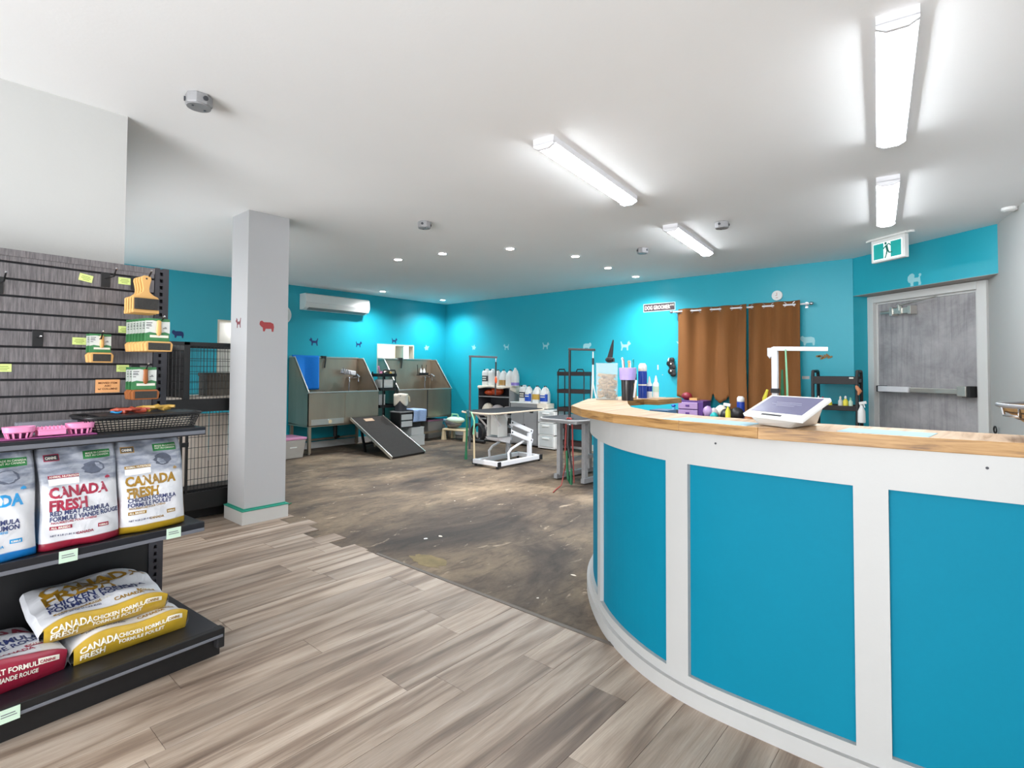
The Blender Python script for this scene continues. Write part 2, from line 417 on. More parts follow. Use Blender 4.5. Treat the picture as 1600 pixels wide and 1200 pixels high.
def make_door():
    m, N, K, p = newmat('scuffed_grey_steel_door')
    tc = N.new('ShaderNodeTexCoord'); o = tc.outputs['Object']
    n = noise(N, K, o, 3.5, 8, .68, .4); r = ramp(N, [(.3, '8d8a8c'), (.5, 'a6a3a5'), (.72, 'bab7b8')]); K.new(n.outputs['Fac'], r.inputs[0])
    st = noise(N, K, mapping(N, K, o, (14, 14, .7)).outputs[0], 2.2, 5, .6); rs = ramp(N, [(.36, (.72, .72, .73, 1)), (.5, (1, 1, 1, 1))]); K.new(st.outputs['Fac'], rs.inputs[0])
    c = mixc(N, K, .7, r.outputs[0], rs.outputs[0], 'MULTIPLY')
    sc_ = noise(N, K, mapping(N, K, o, (6, 6, 3)).outputs[0], 5, 6, .75, 2.); rr = ramp(N, [(.28, (.5, .5, .5, 1)), (.36, (1, 1, 1, 1))]); K.new(sc_.outputs['Fac'], rr.inputs[0])
    c = mixc(N, K, .8, c, rr.outputs[0], 'MULTIPLY')
    K.new(c, p.inputs['Base Color']); p.inputs['Roughness'].default_value = .5
    return m
VINYL = make_vinyl(); CONC = make_concrete()
WOODTOP = make_wood('counter_board_wood', ['a88058', 'cfae8c', 'dfc6a8'])
WOODEDGE = make_wood('counter_edge_wood', ['5e3f20', '96703f', 'b08a58'], sc=(2.5, 2.5, 30))
SLAT = make_slat(); DOORM = make_door()

# ------------------------------------------------------------------ the room
CH = 2.54
YT = 7.925          # wall behind the washing tubs
XB = 7.127          # wall with the curtain
BEND = (7.135, 1.04)
DL = Vector((-.59, -.807, 0)).normalized()      # direction along the door wall
DN = Vector((.807, -.59, 0)).normalized()       # into the door recess
BV = Vector((BEND[0], BEND[1], 0))

mb = MB(); mb.box(-5, 9.2, -5, 9.4, -.12, 0)
floor = struct('floor', mb, CONC)
mb = MB(); mb.box(-5, 9.2, -5, 9.4, CH, CH + .12)
struct('ceiling', mb, M['ceiling'])
# vinyl planks (children of the floor): one shared mesh per length
PW = .168; VX = 2.155
pm = {}
def plank(x0, x1, y0):
    ln = round(x1 - x0, 3)
    if ln < .05: return
    if ln not in pm:
        b = MB(); b.box(0, ln - .0016, 0, PW - .0016, 0, .004)
        me = bpy.data.meshes.new('plank'); me.from_pydata(b.v, [], b.f); me.materials.append(VINYL); me.update(); pm[ln] = me
    o = bpy.data.objects.new('plank', pm[ln]); COL.objects.link(o); o.parent = floor; o.location = (x0, y0, 0)
R.seed(11)
seams = {2: .76 , 1: .76, 3: 1.08, 0: 1.26, -1: 1.83, 5: 1.72, 6: 1.63}
for k in range(-17, 17):
    y0 = 2.187 + PW * k
    end = VX
    if y0 > 3.05: end = VX + [.06, -.1, .03, .12, -.04, .09, .02, -.08][k % 8]
    s0 = seams.get(k, R.uniform(.5, 1.7))
    x = s0
    cuts = [end]
    while x > -1.6:
        if x < end - .1: cuts.append(x)
        x -= 1.22
    if end - cuts[-1] < 0: pass
    if len(cuts) > 1 and end - cuts[1] > 1.23:
        cuts.insert(1, cuts[1] + 1.22) if cuts[1] + 1.22 < end - .08 else None
    cuts = sorted(set(round(c, 3) for c in cuts))
    for a, b_ in zip(cuts[:-1], cuts[1:]): plank(a, b_, y0)
mb = MB(); mb.box(VX - .004, VX + .02, -.3, 3.08, 0, .007)
struct('trim_1', mb, mat('dark_transition_strip', '5c534b', .5, .3, var=.1))
# yellow stain left by old adhesive + white paint drops on the subfloor
def blot(name, cx, cy, rx, ry, m, n=18, z=.0012, seed=1):
    r = random.Random(seed); mb = MB()
    pts = [(cx + rx * math.cos(2 * PI * k / n) * r.uniform(.7, 1.15), cy + ry * math.sin(2 * PI * k / n) * r.uniform(.7, 1.15)) for k in range(n)]
    mb.prism(pts, 0, z); return obj(name, mb, m, floor)
blot('stain', 2.32, 2.72, .085, .17, mat('dried_yellow_glue', '7a6c4c', .85, var=.3, scale=14), 26, seed=3)
blot('paint_spot', 2.60, 3.09, .016, .012, M['white_plastic'], 9, seed=4)
blot('paint_spot', 2.71, 3.05, .012, .02, M['cloth_cream'], 9, seed=5)
blot('paint_spot', 2.74, 1.87, .010, .02, M['cloth_cream'], 9, seed=6)

# tub wall with two openings
W1 = (5.528, 6.338, 1.18, 1.70); W2 = (2.912, 3.74, 1.13, 1.93)
mb = MB()
xs = [.6, W2[0], W2[1], W1[0], W1[1], 7.3]
mb.box(xs[0], xs[1], YT, YT + .12, 0, CH); mb.box(xs[2], xs[3], YT, YT + .12, 0, CH); mb.box(xs[4], xs[5], YT, YT + .12, 0, CH)
for W in (W1, W2):
    mb.box(W[0], W[1], YT, YT + .12, 0, W[2]); mb.box(W[0], W[1], YT, YT + .12, W[3], CH)
struct('wall_back', mb, M['teal'])
for i, W in enumerate((W1, W2)):
    wn = bpy.data.objects.new('window_%d' % (i + 1), None); COL.objects.link(wn); wn['kind'] = 'structure'; wn.location = (W[0], YT, W[2])
    w = W[1] - W[0]; h = W[3] - W[2]
    mb = MB(); t = .022
    mb.box(-.0, t, -.012, .12, 0, h); mb.box(w - t, w, -.012, .12, 0, h); mb.box(t, w - t, -.012, .12, h - t, h); mb.box(t, w - t, -.012, .12, 0, t)
    obj('window_frame', mb, mat('cream_window_trim', 'd8d4c4', .5, var=.03), wn)
    mb = MB(); mb.box(t, w - t, .30, .32, t, h - t); mb.box(t, w - t, .1, .32, h - t, h); mb.box(t, w - t, .1, .32, 0, t)
    mb.box(0, t, .1, .32, 0, h)
    obj('niche', mb, M['trim_white'], wn)
    nl = bpy.data.lights.new('niche_lamp', 'POINT'); nl.energy = 1.3; nl.shadow_soft_size = .04  # added point light, stands in for the lit room behind the opening
    no = bpy.data.objects.new('niche_lamp', nl); COL.objects.link(no); no.parent = wn; no.location = (w / 2, .2, h - .07)
    mb = MB(); mb.hexa([(w * .6, .13, t), (w * .6 + .02, .13, t), (w, .30, t), (w - .02, .30, t), (w * .6, .13, h - t), (w * .6 + .02, .13, h - t), (w, .30, h - t), (w - .02, .30, h - t)])
    obj('side_panel', mb, mat('cream_niche_panel', 'd9cdb4', .7, var=.05), wn)
mb = MB(); mb.box(XB, XB + .12, BEND[1], YT, 0, CH)
struct('wall_far', mb, M['teal'])
# bulkhead over the exit door and the recess
def dpt(s, o, z): v = BV + DL * s + DN * o; return (v.x, v.y, z)
SL = 1.535; OF = .19
mb = MB()
mb.hexa([dpt(0, 0, 2.11), dpt(SL, 0, 2.11), dpt(SL, .45, 2.11), dpt(0, .45, 2.11), dpt(0, 0, CH), dpt(SL, 0, CH), dpt(SL, .45, CH), dpt(0, .45, CH)])
struct('wall_door', mb, M['teal'])
mb = MB()
mb.hexa([dpt(-.02, .01, 0), dpt(0, 0, 0), dpt(0, OF + .06, 0), dpt(-.12, OF + .06, 0), dpt(-.02, .01, 2.11), dpt(0, 0, 2.11), dpt(0, OF + .06, 2.11), dpt(-.12, OF + .06, 2.11)])
struct('wall_reveal', mb, M['teal'])
mb = MB()
mb.hexa([dpt(.001, .001, 2.105), dpt(SL - .001, .001, 2.105), dpt(SL - .001, .3, 2.105), dpt(.001, .3, 2.105), dpt(.001, .001, 2.11), dpt(SL - .001, .001, 2.11), dpt(SL - .001, .3, 2.11), dpt(.001, .3, 2.11)])
struct('trim_2', mb, mat('grey_soffit_paint', 'a8a29c', .8, var=.04))
# right wall
rw0 = Vector((6.66, -.085, 0)); rd = Vector((-.982, -.189, 0)).normalized(); rn = Vector((rd.y, -rd.x, 0))
rw = [rw0 + rd * -.4, rw0 + rd * 11]
mb = MB(); a, b = rw
o_ = rn * .12
if (a + o_).y > a.y: o_ = -o_
mb.hexa([(a + o_).to_tuple(), (b + o_).to_tuple(), b.to_tuple(), a.to_tuple()] + [(v + Vector((0, 0, CH))).to_tuple() for v in (a + o_, b + o_, b, a)])
struct('wall_right', mb, M['white_wall'])
# exit door
dr = bpy.data.objects.new('door_1', None); COL.objects.link(dr); dr['kind'] = 'structure'
dr.location = dpt(0, OF, 0); dr.rotation_euler.z = math.atan2(DL.y, DL.x)
# local frame of the door: x along the wall to the right, -y ... depth is +y' = DN ?  (rotate so that local +y points out of the recess)
sgn = 1 if (Matrix.Rotation(dr.rotation_euler.z, 3, 'Z') @ Vector((0, 1, 0))).dot(DN) > 0 else -1
def dbox(mb, x0, x1, o0, o1, z0, z1):
    y0, y1 = sorted((sgn * o0, sgn * o1)); return mb.box(x0, x1, y0, y1, z0, z1)
FW = 1.255; ft = .075
mb = MB(); dbox(mb, .0, ft, 0, .10, 0, 2.1); dbox(mb, FW - ft - .01, FW, 0, .10, 0, 2.1); dbox(mb, ft, FW - ft - .01, 0, .10, 2.1 - ft, 2.1)
dbox(mb, ft, ft + .02, .045, .1, 0, 2.1 - ft); dbox(mb, FW - ft - .04, FW - ft - .01, .03, .1, 0, 2.1 - ft); dbox(mb, ft, FW - ft, .045, .1, 2.1 - ft - .02, 2.1 - ft)
obj('door_frame', mb, M['trim_white'], dr, bevel=.003)
mb = MB(); dbox(mb, ft + .022, FW - ft - .042, .05, .09, .01, 2.1 - ft - .022)
obj('door_leaf', mb, DOORM, dr)
mb = MB(); dbox(mb, .13, .20, -.03, .05, 1.025, 1.095); dbox(mb, 1.055, 1.13, -.045, .05, 1.01, 1.115)
obj('end_bracket', mb, M['black_plastic'], dr, bevel=.004)
mb = MB(); dbox(mb, .165, .52, -.05, -.005, 1.03, 1.09); obj('push_bar', mb, M['white_metal'], dr, bevel=.006)
mb = MB(); dbox(mb, .525, 1.03, -.035, -.0, 1.035, 1.085); dbox(mb, 1.02, 1.105, -.06, -.0, 1.015, 1.115); obj('push_bar', mb, M['steel_edge'], dr, bevel=.006)
mb = MB(); dbox(mb, .32, .55, -.03, .05, 1.87, 1.93); dbox(mb, .31, .345, -.04, .05, 1.855, 1.945); dbox(mb, .52, .555, -.04, .05, 1.855, 1.945); dbox(mb, .42, .45, -.04, -.02, 1.86, 1.95)
yy = -sgn * .005
mb.cyl((.18, yy, 1.9), (.33, yy, 1.9), .017, 10)
mb.bar((.40, -sgn * .035, 1.955), (.82, -sgn * .03, 2.005), .02, .01); mb.bar((.42, -sgn * .035, 1.9), (.42, -sgn * .035, 1.97), .02, .02)
obj('door_closer', mb, M['steel_edge'], dr, bevel=.003)
mb = MB(); dbox(mb, -.0, FW, .1, .16, 0, 2.2)
obj('backing', mb, M['dark_grey'], dr)

# near white block on the left + its return
mb = MB(); mb.box(-5, .752, 3.267, YT + .1, 0, CH)
struct('wall_left', mb, M['white_wall'])
# added glowing window in the unseen return wall, brightens the back of the room
wn = bpy.data.objects.new('window_3', None); COL.objects.link(wn); wn['kind'] = 'structure'; wn.location = (.752, 5.75, 1.25)
mb = MB()
for y0, y1, z0, z1 in ((-2.06, -2.0, -.75, .75), (2.0, 2.06, -.75, .75), (-2.0, 2.0, .69, .75), (-2.0, 2.0, -.75, -.69), (-.02, .02, -.69, .69)): mb.box(0, .04, y0, y1, z0, z1)
obj('window_frame', mb, M['white_metal'], wn)
for y0 in (-2.0, .02):
    mb = MB(); mb.box(.004, .01, y0, y0 + 1.98, -.69, .69); obj('pane', mb, mat('daylit_frosted_pane', 'ffffff', .5, emit='ffffff', estr=.85, var=0), wn)
# pillar
px0, px1, py0, py1 = 1.851, 2.189, 4.433, 4.752
mb = MB(); mb.box(px0, px1, py0, py1, 0, CH)
pil = struct('pillar', mb, mat('pillar_grey_paint', 'c6c7ca', .7, var=.02, scale=2))
mb = MB(); mb.box(px0 - .02, px1 + .02, py0 - .02, py1 + .02, 0, .115)
obj('baseboard', mb, M['trim_white'], pil, bevel=.004)
mb = MB(); mb.box(px0 - .022, px1 + .022, py0 - .022, py1 + .022, .108, .1165)
mb.box(px0 - .003, px1 + .003, py0 - .003, py1 + .003, .1165, .128)
obj('masking_tape', mb, M['tape_green'], pil)
# baseboards
mb = MB(); mb.box(.76, XB, YT - .02, YT, 0, .1); struct('baseboard_back', mb, M['trim_white'])
mb = MB(); mb.box(XB - .018, XB, 1.2, YT - .02, 0, .09); struct('baseboard_far', mb, M['trim_white'])
mb = MB(); mb.box(.752, .77, 3.267, YT - .02, 0, .09); struct('baseboard_left', mb, M['counter_white'])

# ------------------------------------------------------------------ ceiling things
def batten(loc, rz, label):
    t = thing('ceiling_light', label, 'light', (loc[0], loc[1], CH), rz, 'long LED battens on the ceiling')
    ln, w, h = 1.24, .13, .062
    mb = MB(); mb.box(-ln / 2, ln / 2, -w / 2, w / 2, -.035, 0)
    for sx in (-1, 1):
        x0, x1 = sorted((sx * ln / 2, sx * (ln / 2 - .016)))
        prof = [(-w / 2, -.03), (w / 2, -.03), (w / 2, -h * .75), (w / 4, -h - .002), (-w / 4, -h - .002), (-w / 2, -h * .75)]
        mb.add([(x0, y, z) for y, z in prof] + [(x1, y, z) for y, z in prof], [tuple(range(6)), tuple(range(11, 5, -1))] + [(i, (i + 1) % 6, 6 + (i + 1) % 6, 6 + i) for i in range(6)])
    obj('housing', mb, M['white_metal'], t)
    mb = MB(); n = 10; xa = ln / 2 - .016
    arc = [(-w / 2 + .006 + (w - .012) * i / n, -.036 - (h - .036) * math.sin(PI * i / n) ** .55) for i in range(n + 1)]
    mb.add([(sx, y, z) for sx in (-xa, xa) for y, z in arc], [(i, i + 1, n + 2 + i, n + 1 + i) for i in range(n)])
    obj('diffuser', mb, M['diffuser'], t)
    return t
RZ = math.radians(6.5)
batten((2.94, 1.863), RZ, 'white batten light above the open floor, nearest in the left row')
batten((5.06, 2.085), RZ, 'white batten light farther back in the left row, near the curtain')
batten((2.93, .262), RZ, 'large white batten light cut off by the top edge, above the counter')
batten((4.87, .487), RZ, 'white batten light beside the exit sign, far end of the right row')
spots = [((3.828, 5.09), 'leftmost of the row of round downlights'), ((3.95, 4.45), 'second round downlight from the left'),
         ((4.246, 3.713), 'round downlight in the middle of the ceiling'), ((5.005, 3.397), 'round downlight left of the small junction box'),
         ((5.831, 3.466), 'round downlight second from the curtain wall'), ((6.62, 3.5), 'round downlight closest to the curtain wall'),
         ((5.249, 7.38), 'round downlight above the wall air conditioner'), ((6.60, 7.42), 'round downlight in the far corner of the teal walls')]
for (x, y), lab in spots:
    t = thing('downlight', lab, 'light', (x, y, CH), 0, 'recessed downlights')
    mb = MB(); mb.lathe([(.062, 0), (.062, -.004), (.045, -.007)], 20); obj('trim_ring', mb, M['white_metal'], t)
    mb = MB(); mb.lathe([(.042, -.0072), (.042, -.009)], 16); obj('lens', mb, M['spot_lens'], t)
    l = bpy.data.lights.new('downlight_beam', 'SPOT'); l.energy = SPOT_POWER * 4; l.spot_size = math.radians(150); l.spot_blend = 1.0; l.shadow_soft_size = .045; l.color = (.97, .98, 1)
    o = bpy.data.objects.new('downlight_beam', l); COL.objects.link(o); o.location = (0, 0, -.02); o.parent = t
def jbox(x, y, rz, label):
    t = thing('junction_box', label, 'junction box', (x, y, CH), rz, 'grey ceiling junction boxes')
    mb = MB(); mb.lathe([(.052, 0), (.058, -.003), (.058, -.048), (.054, -.052)], 8)
    obj('body', mb, M['grey_metal'], t, bevel=.002)
    mb = MB(); mb.lathe([(.051, -.0521), (.051, -.056)], 24); obj('cover', mb, M['grey_metal'], t)
    mb = MB()
    for a in (0, 2, 4):
        c_, s_ = math.cos(a * PI / 3 + .4), math.sin(a * PI / 3 + .4); mb.cyl((c_ * .054, s_ * .054, -.026), (c_ * .061, s_ * .061, -.026), .011, 10)
    mb.cyl((.03, .0, -.056), (.03, 0, -.059), .005, 8); mb.cyl((-.03, .0, -.056), (-.03, 0, -.059), .005, 8)
    obj('knockout', mb, M['dark_grey'], t)['kind'] = 'stuff'
jbox(.913, 2.76, .3, 'grey round junction box on the ceiling nearest the camera, above the display shelves')
jbox(3.004, 3.626, 1.2, 'small grey junction box on the ceiling right of the pillar')
jbox(4.668, 1.643, .6, 'small grey junction box right of the farther left-row batten')
jbox(5.141, 2.638, 2.0, 'small grey junction box left of the farther left-row batten')
mb = MB(); mb.lathe([(.05, 0), (.05, -.02), (.03, -.03)], 18)
tag(obj('sensor', mb, M['white_plastic'], loc=(5.7, -.22, CH)), 'small white ceiling sensor in the corner by the pale right wall', 'sensor')

# exit sign
ed = Vector((-.59, -.807, 0)).normalized(); rz = math.atan2(ed.y, ed.x)
t = thing('exit_sign', 'lit green running man exit sign hanging from the ceiling by the door', 'exit sign', (6.16, .60, CH), rz)
mb = MB(); mb.box(-.20, .20, -.035, .035, -.018, 0); mb.cyl((-.215, 0, -.02), (-.215, 0, -.002), .03, 12); mb.cyl((.215, 0, -.02), (.215, 0, -.002), .03, 12)
obj('mounting_plate', mb, M['white_plastic'], t, bevel=.003)
mb = MB(); mb.box(-.175, .175, -.025, .025, -.235, -.018); obj('housing', mb, M['white_plastic'], t, bevel=.006)
fs = -1 if (Matrix.Rotation(rz, 3, 'Z') @ Vector((0, -1, 0))).dot(Vector((-1, -.1, 0))) > 0 else 1
def fbox(mb, x0, x1, z0, z1, d0=.0255, d1=.028):
    y0, y1 = sorted((fs * d0, fs * d1)); return mb.box(x0, x1, y0, y1, z0, z1)
mb = MB(); fbox(mb, -.150, .150, -.215, -.055, .0255, .027); obj('face', mb, M['exit_white'], t)
mb = MB(); fbox(mb, -.143, -.038, -.208, -.062, .027, .029); fbox(mb, .038, .143, -.208, -.062, .027, .029); obj('green_field', mb, M['door_green'], t)
mb = MB(); y_ = fs * .028
def seg(a, b, w): mb.bar((a[0], y_, a[1]), (b[0], y_, b[1]), w, .003, up=(0, 1, 0))
zc = -.135
mb.lathe([(.0001, -.0015), (.0095, -.0015), (.0095, .0015), (.0001, .0015)], 12, c=(-.012, 0, 0))
mb.v = [(x, y_ + z, zc + .05 + y) for x, y, z in mb.v]
seg((-.006, zc + .036), (.002, zc + .0), .019)
seg((-.008, zc + .034), (-.032, zc + .014), .008); seg((-.004, zc + .036), (.018, zc + .044), .007); seg((.018, zc + .044), (.03, zc + .03), .007)
seg((.002, zc + .002), (-.006, zc - .03), .011); seg((-.006, zc - .03), (-.018, zc - .058), .008)
seg((.004, zc + .002), (.018, zc - .022), .011); seg((.018, zc - .022), (.045, zc - .022), .008)
mb.v = [(x * 1.2, y, zc + (z - zc) * 1.3) for x, y, z in mb.v]
obj('running_figure', mb, mat('dark_exit_green', '0c6a5c', .5, var=.02), t)

# ------------------------------------------------------------------ wall things
DOG = [(.02, .62), (.0, .74), (.12, .84), (.14, 1.0), (.21, .93), (.30, .85), (.33, .62), (.72, .60), (.84, .72), (.93, .96), (1.0, .9), (.93, .6), (.9, .35), (.95, .0), (.84, .0), (.78, .28), (.68, .34), (.4, .32), (.36, .0), (.25, .0), (.25, .35), (.2, .5)]
SHEEP = [(.0, .55), (.03, .78), (.16, .86), (.3, .74), (.75, .76), (.95, .66), (1.0, .4), (.96, .0), (.85, .0), (.82, .24), (.42, .22), (.36, .0), (.25, .0), (.22, .3), (.1, .4)]
POODLE = [(.1, .3), (.02, .5), (.05, .78), (.2, .95), (.38, 1.0), (.52, .85), (.5, .62), (.78, .6), (.84, .72), (.8, .84), (.9, .92), (1.0, .84), (.96, .7), (.9, .66), (.92, .35), (.97, .15), (.95, .0), (.78, .0), (.8, .2), (.74, .3), (.45, .3), (.42, .12), (.45, .0), (.22, .0), (.24, .14), (.2, .28)]
BIRD = [(.2, .3), (.0, .5), (.25, .62), (.35, 1.0), (.6, .7), (1.0, .8), (.75, .4), (.7, .0), (.5, .25), (.3, .0)]
def decal(shape, cx, cz, size, plane, v, m, label, flip=False, cy=None, name='dog_decal', cat='wall decal', group='dog shaped wall decals'):
    mb = MB(); w = size; h = size * .85
    P = [((1 - x if flip else x) * w - w / 2, z * h - h / 2) for x, z in shape]
    if flip: P = P[::-1]
    n = len(P); d = .0015
    if plane == 'y': vs = [(x, 0, z) for x, z in P] + [(x, -d, z) for x, z in P]; loc = (cx, v, cz)
    elif plane == 'x': vs = [(0, -x, z) for x, z in P] + [(-d, -x, z) for x, z in P]; loc = (v, cx, cz)
    else:
        vs = [tuple(DL * x + Vector((0, 0, z))) for x, z in P] + [tuple(DL * x - DN * d + Vector((0, 0, z))) for x, z in P]; loc = v
    mb.add(vs, [tuple(range(n - 1, -1, -1)), tuple(range(n, 2 * n))] + [(i, (i + 1) % n, n + (i + 1) % n, n + i) for i in range(n)])
    return tag(obj(name, mb, m, loc=loc), label, cat, group)
for x, z, s, sh_, m, fl, lab in [(2.427, 1.71, .14, SHEEP, 'decal_navy', False, 'navy blue long-haired dog decal on the teal wall above the wire kennel'),
        (4.341, 1.685, .15, DOG, 'decal_navy', False, 'navy dog decal under the air conditioner, above the blue towel'),
        (5.162, 1.676, .12, DOG, 'decal_navy', True, 'navy cat-like dog decal above the first tub right end'),
        (5.90, 1.768, .12, DOG, 'decal_navy', True, 'navy dog decal sitting over the white wall opening'),
        (6.652, 1.667, .13, BIRD, 'decal_pale', False, 'pale blue decal left of the room corner above the second tub')]:
    decal(sh_, x, z, s, 'y', YT, M[m], lab, fl)
for y, z, s, sh_, fl, lab in [(7.13, 1.672, .12, BIRD, True, 'pale blue decal just right of the room corner'), (6.314, 1.66, .13, DOG, False, 'pale dog decal above the six white jugs'),
        (5.426, 1.659, .14, DOG, True, 'pale dog decal above the jugs on the grey cabinet'), (4.611, 1.638, .15, SHEEP, True, 'pale decal behind the farther black grooming arm'),
        (3.936, 1.62, .17, DOG, True, 'pale leaping dog decal above the bin of chews'), (3.085, 1.627, .12, BIRD, True, 'pale decal half hidden by the curtain left edge'),
        (1.509, 1.625, .16, SHEEP, False, 'pale grey sheepdog decal right of the curtain')]:
    decal(sh_, y, z, s, 'x', XB, M['decal_pale'], lab, fl)
decal(POODLE, 0, 0, .15, 'd', dpt(.73, -.0005, 2.18), M['decal_pale'], 'pale poodle decal on the teal bulkhead over the exit door')
decal(DOG, py0 - .001, 0, .1, 'x', px0, M['decal_plum'], 'dark red dog decal on the narrow left face of the pillar')
COL.objects[-1].location = (px0, 4.6, 1.63)
decal(SHEEP, 2.01, 1.61, .12, 'y', py0, M['decal_red'], 'red sheepdog decal on the front face of the pillar')
for y, z, w, h, lab in [(3.421, 1.296, .02, .07, 'tall white paint chip on the teal wall left of the curtain'), (1.532, 1.174, .08, .035, 'white paint chip right of the curtain bottom'), (3.35, 1.19, .012, .012, 'tiny white fleck below the tall paint chip')]:
    mb = MB(); mb.box(-.001, 0, -w / 2, w / 2, -h / 2, h / 2)
    tag(obj('paint_chip', mb, M['white_wall'], loc=(XB, y, z)), lab, 'paint chip')
mb = MB()
for q in range(7): mb.obox((0, -.06 + q * .02, R.uniform(-.02, .02)), (0, 1, R.uniform(-.8, .8)), (0, 0, 1), (1, 0, 0), .05, .018, .012)
tag(obj('wall_hook_rack', mb, mat('rusty_gold', '8a6a3a', .5, .3, var=.4, scale=60), loc=(XB - .008, 1.335, 1.416)), 'small dark and gold ornament on the teal wall under the white arm tip', 'ornament')

# air conditioner
t = thing('air_conditioner', 'white wall air conditioner high on the teal wall behind the pillar', 'air conditioner', (4.665, YT, 2.17))
mb = MB(); w = 1.14 / 2
prof = [(0, 0), (0, .25), (-.16, .25), (-.195, .235), (-.205, .10), (-.17, .03), (-.10, 0)]
n = len(prof); mb.add([(sx * w, y, z) for sx in (-1, 1) for y, z in prof], [tuple(range(n)), tuple(range(2 * n - 1, n - 1, -1))] + [(i, (i + 1) % n, n + (i + 1) % n, n + i) for i in range(n)])
obj('casing', mb, M['white_plastic'], t, bevel=.006)
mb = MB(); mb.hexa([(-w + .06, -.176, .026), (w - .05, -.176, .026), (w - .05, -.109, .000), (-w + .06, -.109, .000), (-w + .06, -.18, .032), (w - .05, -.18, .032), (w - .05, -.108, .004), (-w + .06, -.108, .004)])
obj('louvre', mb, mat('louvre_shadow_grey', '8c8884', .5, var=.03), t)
mb = MB(); mb.box(-w - .0005, w + .0005, -.2062, -.203, .104, .106); obj('seam', mb, M['grey_metal'], t)
# round clock behind the pillar
t = thing('wall_clock', 'round white wall clock half hidden behind the pillar', 'clock', (3.80, YT, 2.07))
def disc_y(mb, r0, y0, y1, n=28): mb.tube([(0, y0, 0), (0, y1, 0)], r0, n)
mb = MB(); disc_y(mb, .15, 0, -.04, 36); obj('case', mb, M['white_plastic'], t, bevel=.006)
mb = MB(); disc_y(mb, .13, -.0402, -.042, 36); obj('dial', mb, M['card_white'], t)
mb = MB(); mb.box(-.003, .003, -.045, -.043, 0, .09); mb.box(0, .06, -.045, -.043, -.003, .003); obj('hands', mb, M['ink'], t)
# small round wall clock above the curtain
t = thing('wall_clock', 'small round white clock on the teal wall above the curtain rod', 'clock', (XB, 1.835, 2.182), -PI / 2)
mb = MB(); disc_y(mb, .062, 0, -.03); obj('case', mb, M['white_plastic'], t, bevel=.005)
mb = MB(); mb.box(-.002, .002, -.034, -.031, 0, .035); mb.box(-.02, 0, -.034, -.031, -.002, .002); mb.box(-.012, .012, -.034, -.031, -.03, -.025); obj('hands', mb, M['terra'], t)
# street sign
t = thing('street_sign', 'small dark DOG GROOMER sign with a pale border on the teal wall', 'sign', (XB, 3.40, 2.155), -PI / 2)
mb = MB(); mb.box(-.245, .245, -.004, 0, -.06, .06); obj('border', mb, mat('sign_pale_border', 'b8dce0', .4, var=.02), t, bevel=.002)
mb = MB(); mb.box(-.232, .232, -.006, -.004, -.049, .049); obj('plate', mb, mat('sign_dark_plate', '43323c', .4, var=.05), t)
letters('DOG GROOMER', .078, lambda x, y: (x - .218, -.0066, y - .028), M['white_ink'], t, bold=.03, sx=.66)
letters('AVE', .034, lambda x, y: (x + .165, -.0066, y + .008), M['white_ink'], t, bold=.02)
# black bow garland beside the curtain
t = thing('black_bandana', 'black bundle with white dots hanging left of the curtain', 'bandana', (XB - .03, 3.2, 1.3))
mb = MB()
for k, (y, z, r) in enumerate([(0, .10, .045), (.02, .05, .06), (-.01, 0, .05), (.0, -.06, .06), (-.02, -.10, .045)]): mb.ell((0, y, z), .02, r, r * .8, 7, 5)
obj('cloth', mb, M['black_plastic'], t)
mb = MB()
for y, z in [(.035, .10), (.0, .045), (.0, -.055)]: mb.ell((-.03, y, z), .006, .012, .012, 8, 6)
mb.bar((-.03, .04, .08), (-.03, .025, .13), .008); obj('dots', mb, M['white_ink'], t)

# curtain rod and two curtains
XR = XB - .09
t = thing('curtain_rod', 'white metal curtain rod across the brown curtain', 'curtain rod', (XR, 2.31, 2.055), 0)
mb = MB(); mb.cyl((0, .845, .008), (0, -.845, -.008), .011, 10); obj('pole', mb, M['white_metal'], t, smooth=True)
for sy in (-1, 1):
    mb = MB(); mb.ell((0, sy * .865, -sy * -.008), .022, .026, .022, 12, 8); obj('finial', mb, M['chrome'], t, smooth=True)
    mb = MB(); mb.bar((0, sy * .80, -.01), (.088, sy * .80, -.01), .012); mb.box(.08, .088, sy * .80 - .015, sy * .80 + .015, -.05, .02); obj('bracket', mb, M['chrome'], t)
def curtain(y0, y1, amp, nf, bot, label, seed):
    r = random.Random(seed); ph = r.uniform(0, 6)
    def fn(u, v):     # u along the rod from left (high y) to right, v from top (0) to bottom (1)
        z0 = 2.095; zb = bot(u)
        z = z0 + (zb - z0) * v
        fold = math.cos(2 * PI * nf * u)
        soft = .5 * math.sin(2 * PI * (nf * .5) * u + ph + v * 1.3)
        a = amp * (1 - .45 * v)
        x = XR + a * fold + .012 * soft * v - .02 * v
        y = y0 + (y1 - y0) * (u + .012 * math.sin(5 * v + 3 * u) * v)
        y += (.04 * v * (1 - 2 * u)) * 0
        return (x, y, z)
    mb = MB(); mb.smooth = True; mb.grid(fn, 120, 30)
    t = thing('curtain', label, 'curtain', (0, 0, 0), 0, 'brown suede curtain panels')
    obj('cloth', mb, M['rug'], t, solid=.004, recalc=False)
    mb = MB()
    for k in range(int(nf * 2)):
        u = (k + .5) / (nf * 2)
        if u >= 1: break
        p = fn(u, .023); c = Vector((p[0], p[1], 2.055))
        mb.tube([(c.x + .0, c.y + .026 * math.cos(a * PI / 8), c.z + .026 * math.sin(a * PI / 8)) for a in range(16)], .004, 5, closed=True)
    obj('eyelet', mb, M['chrome'], t)
    return t
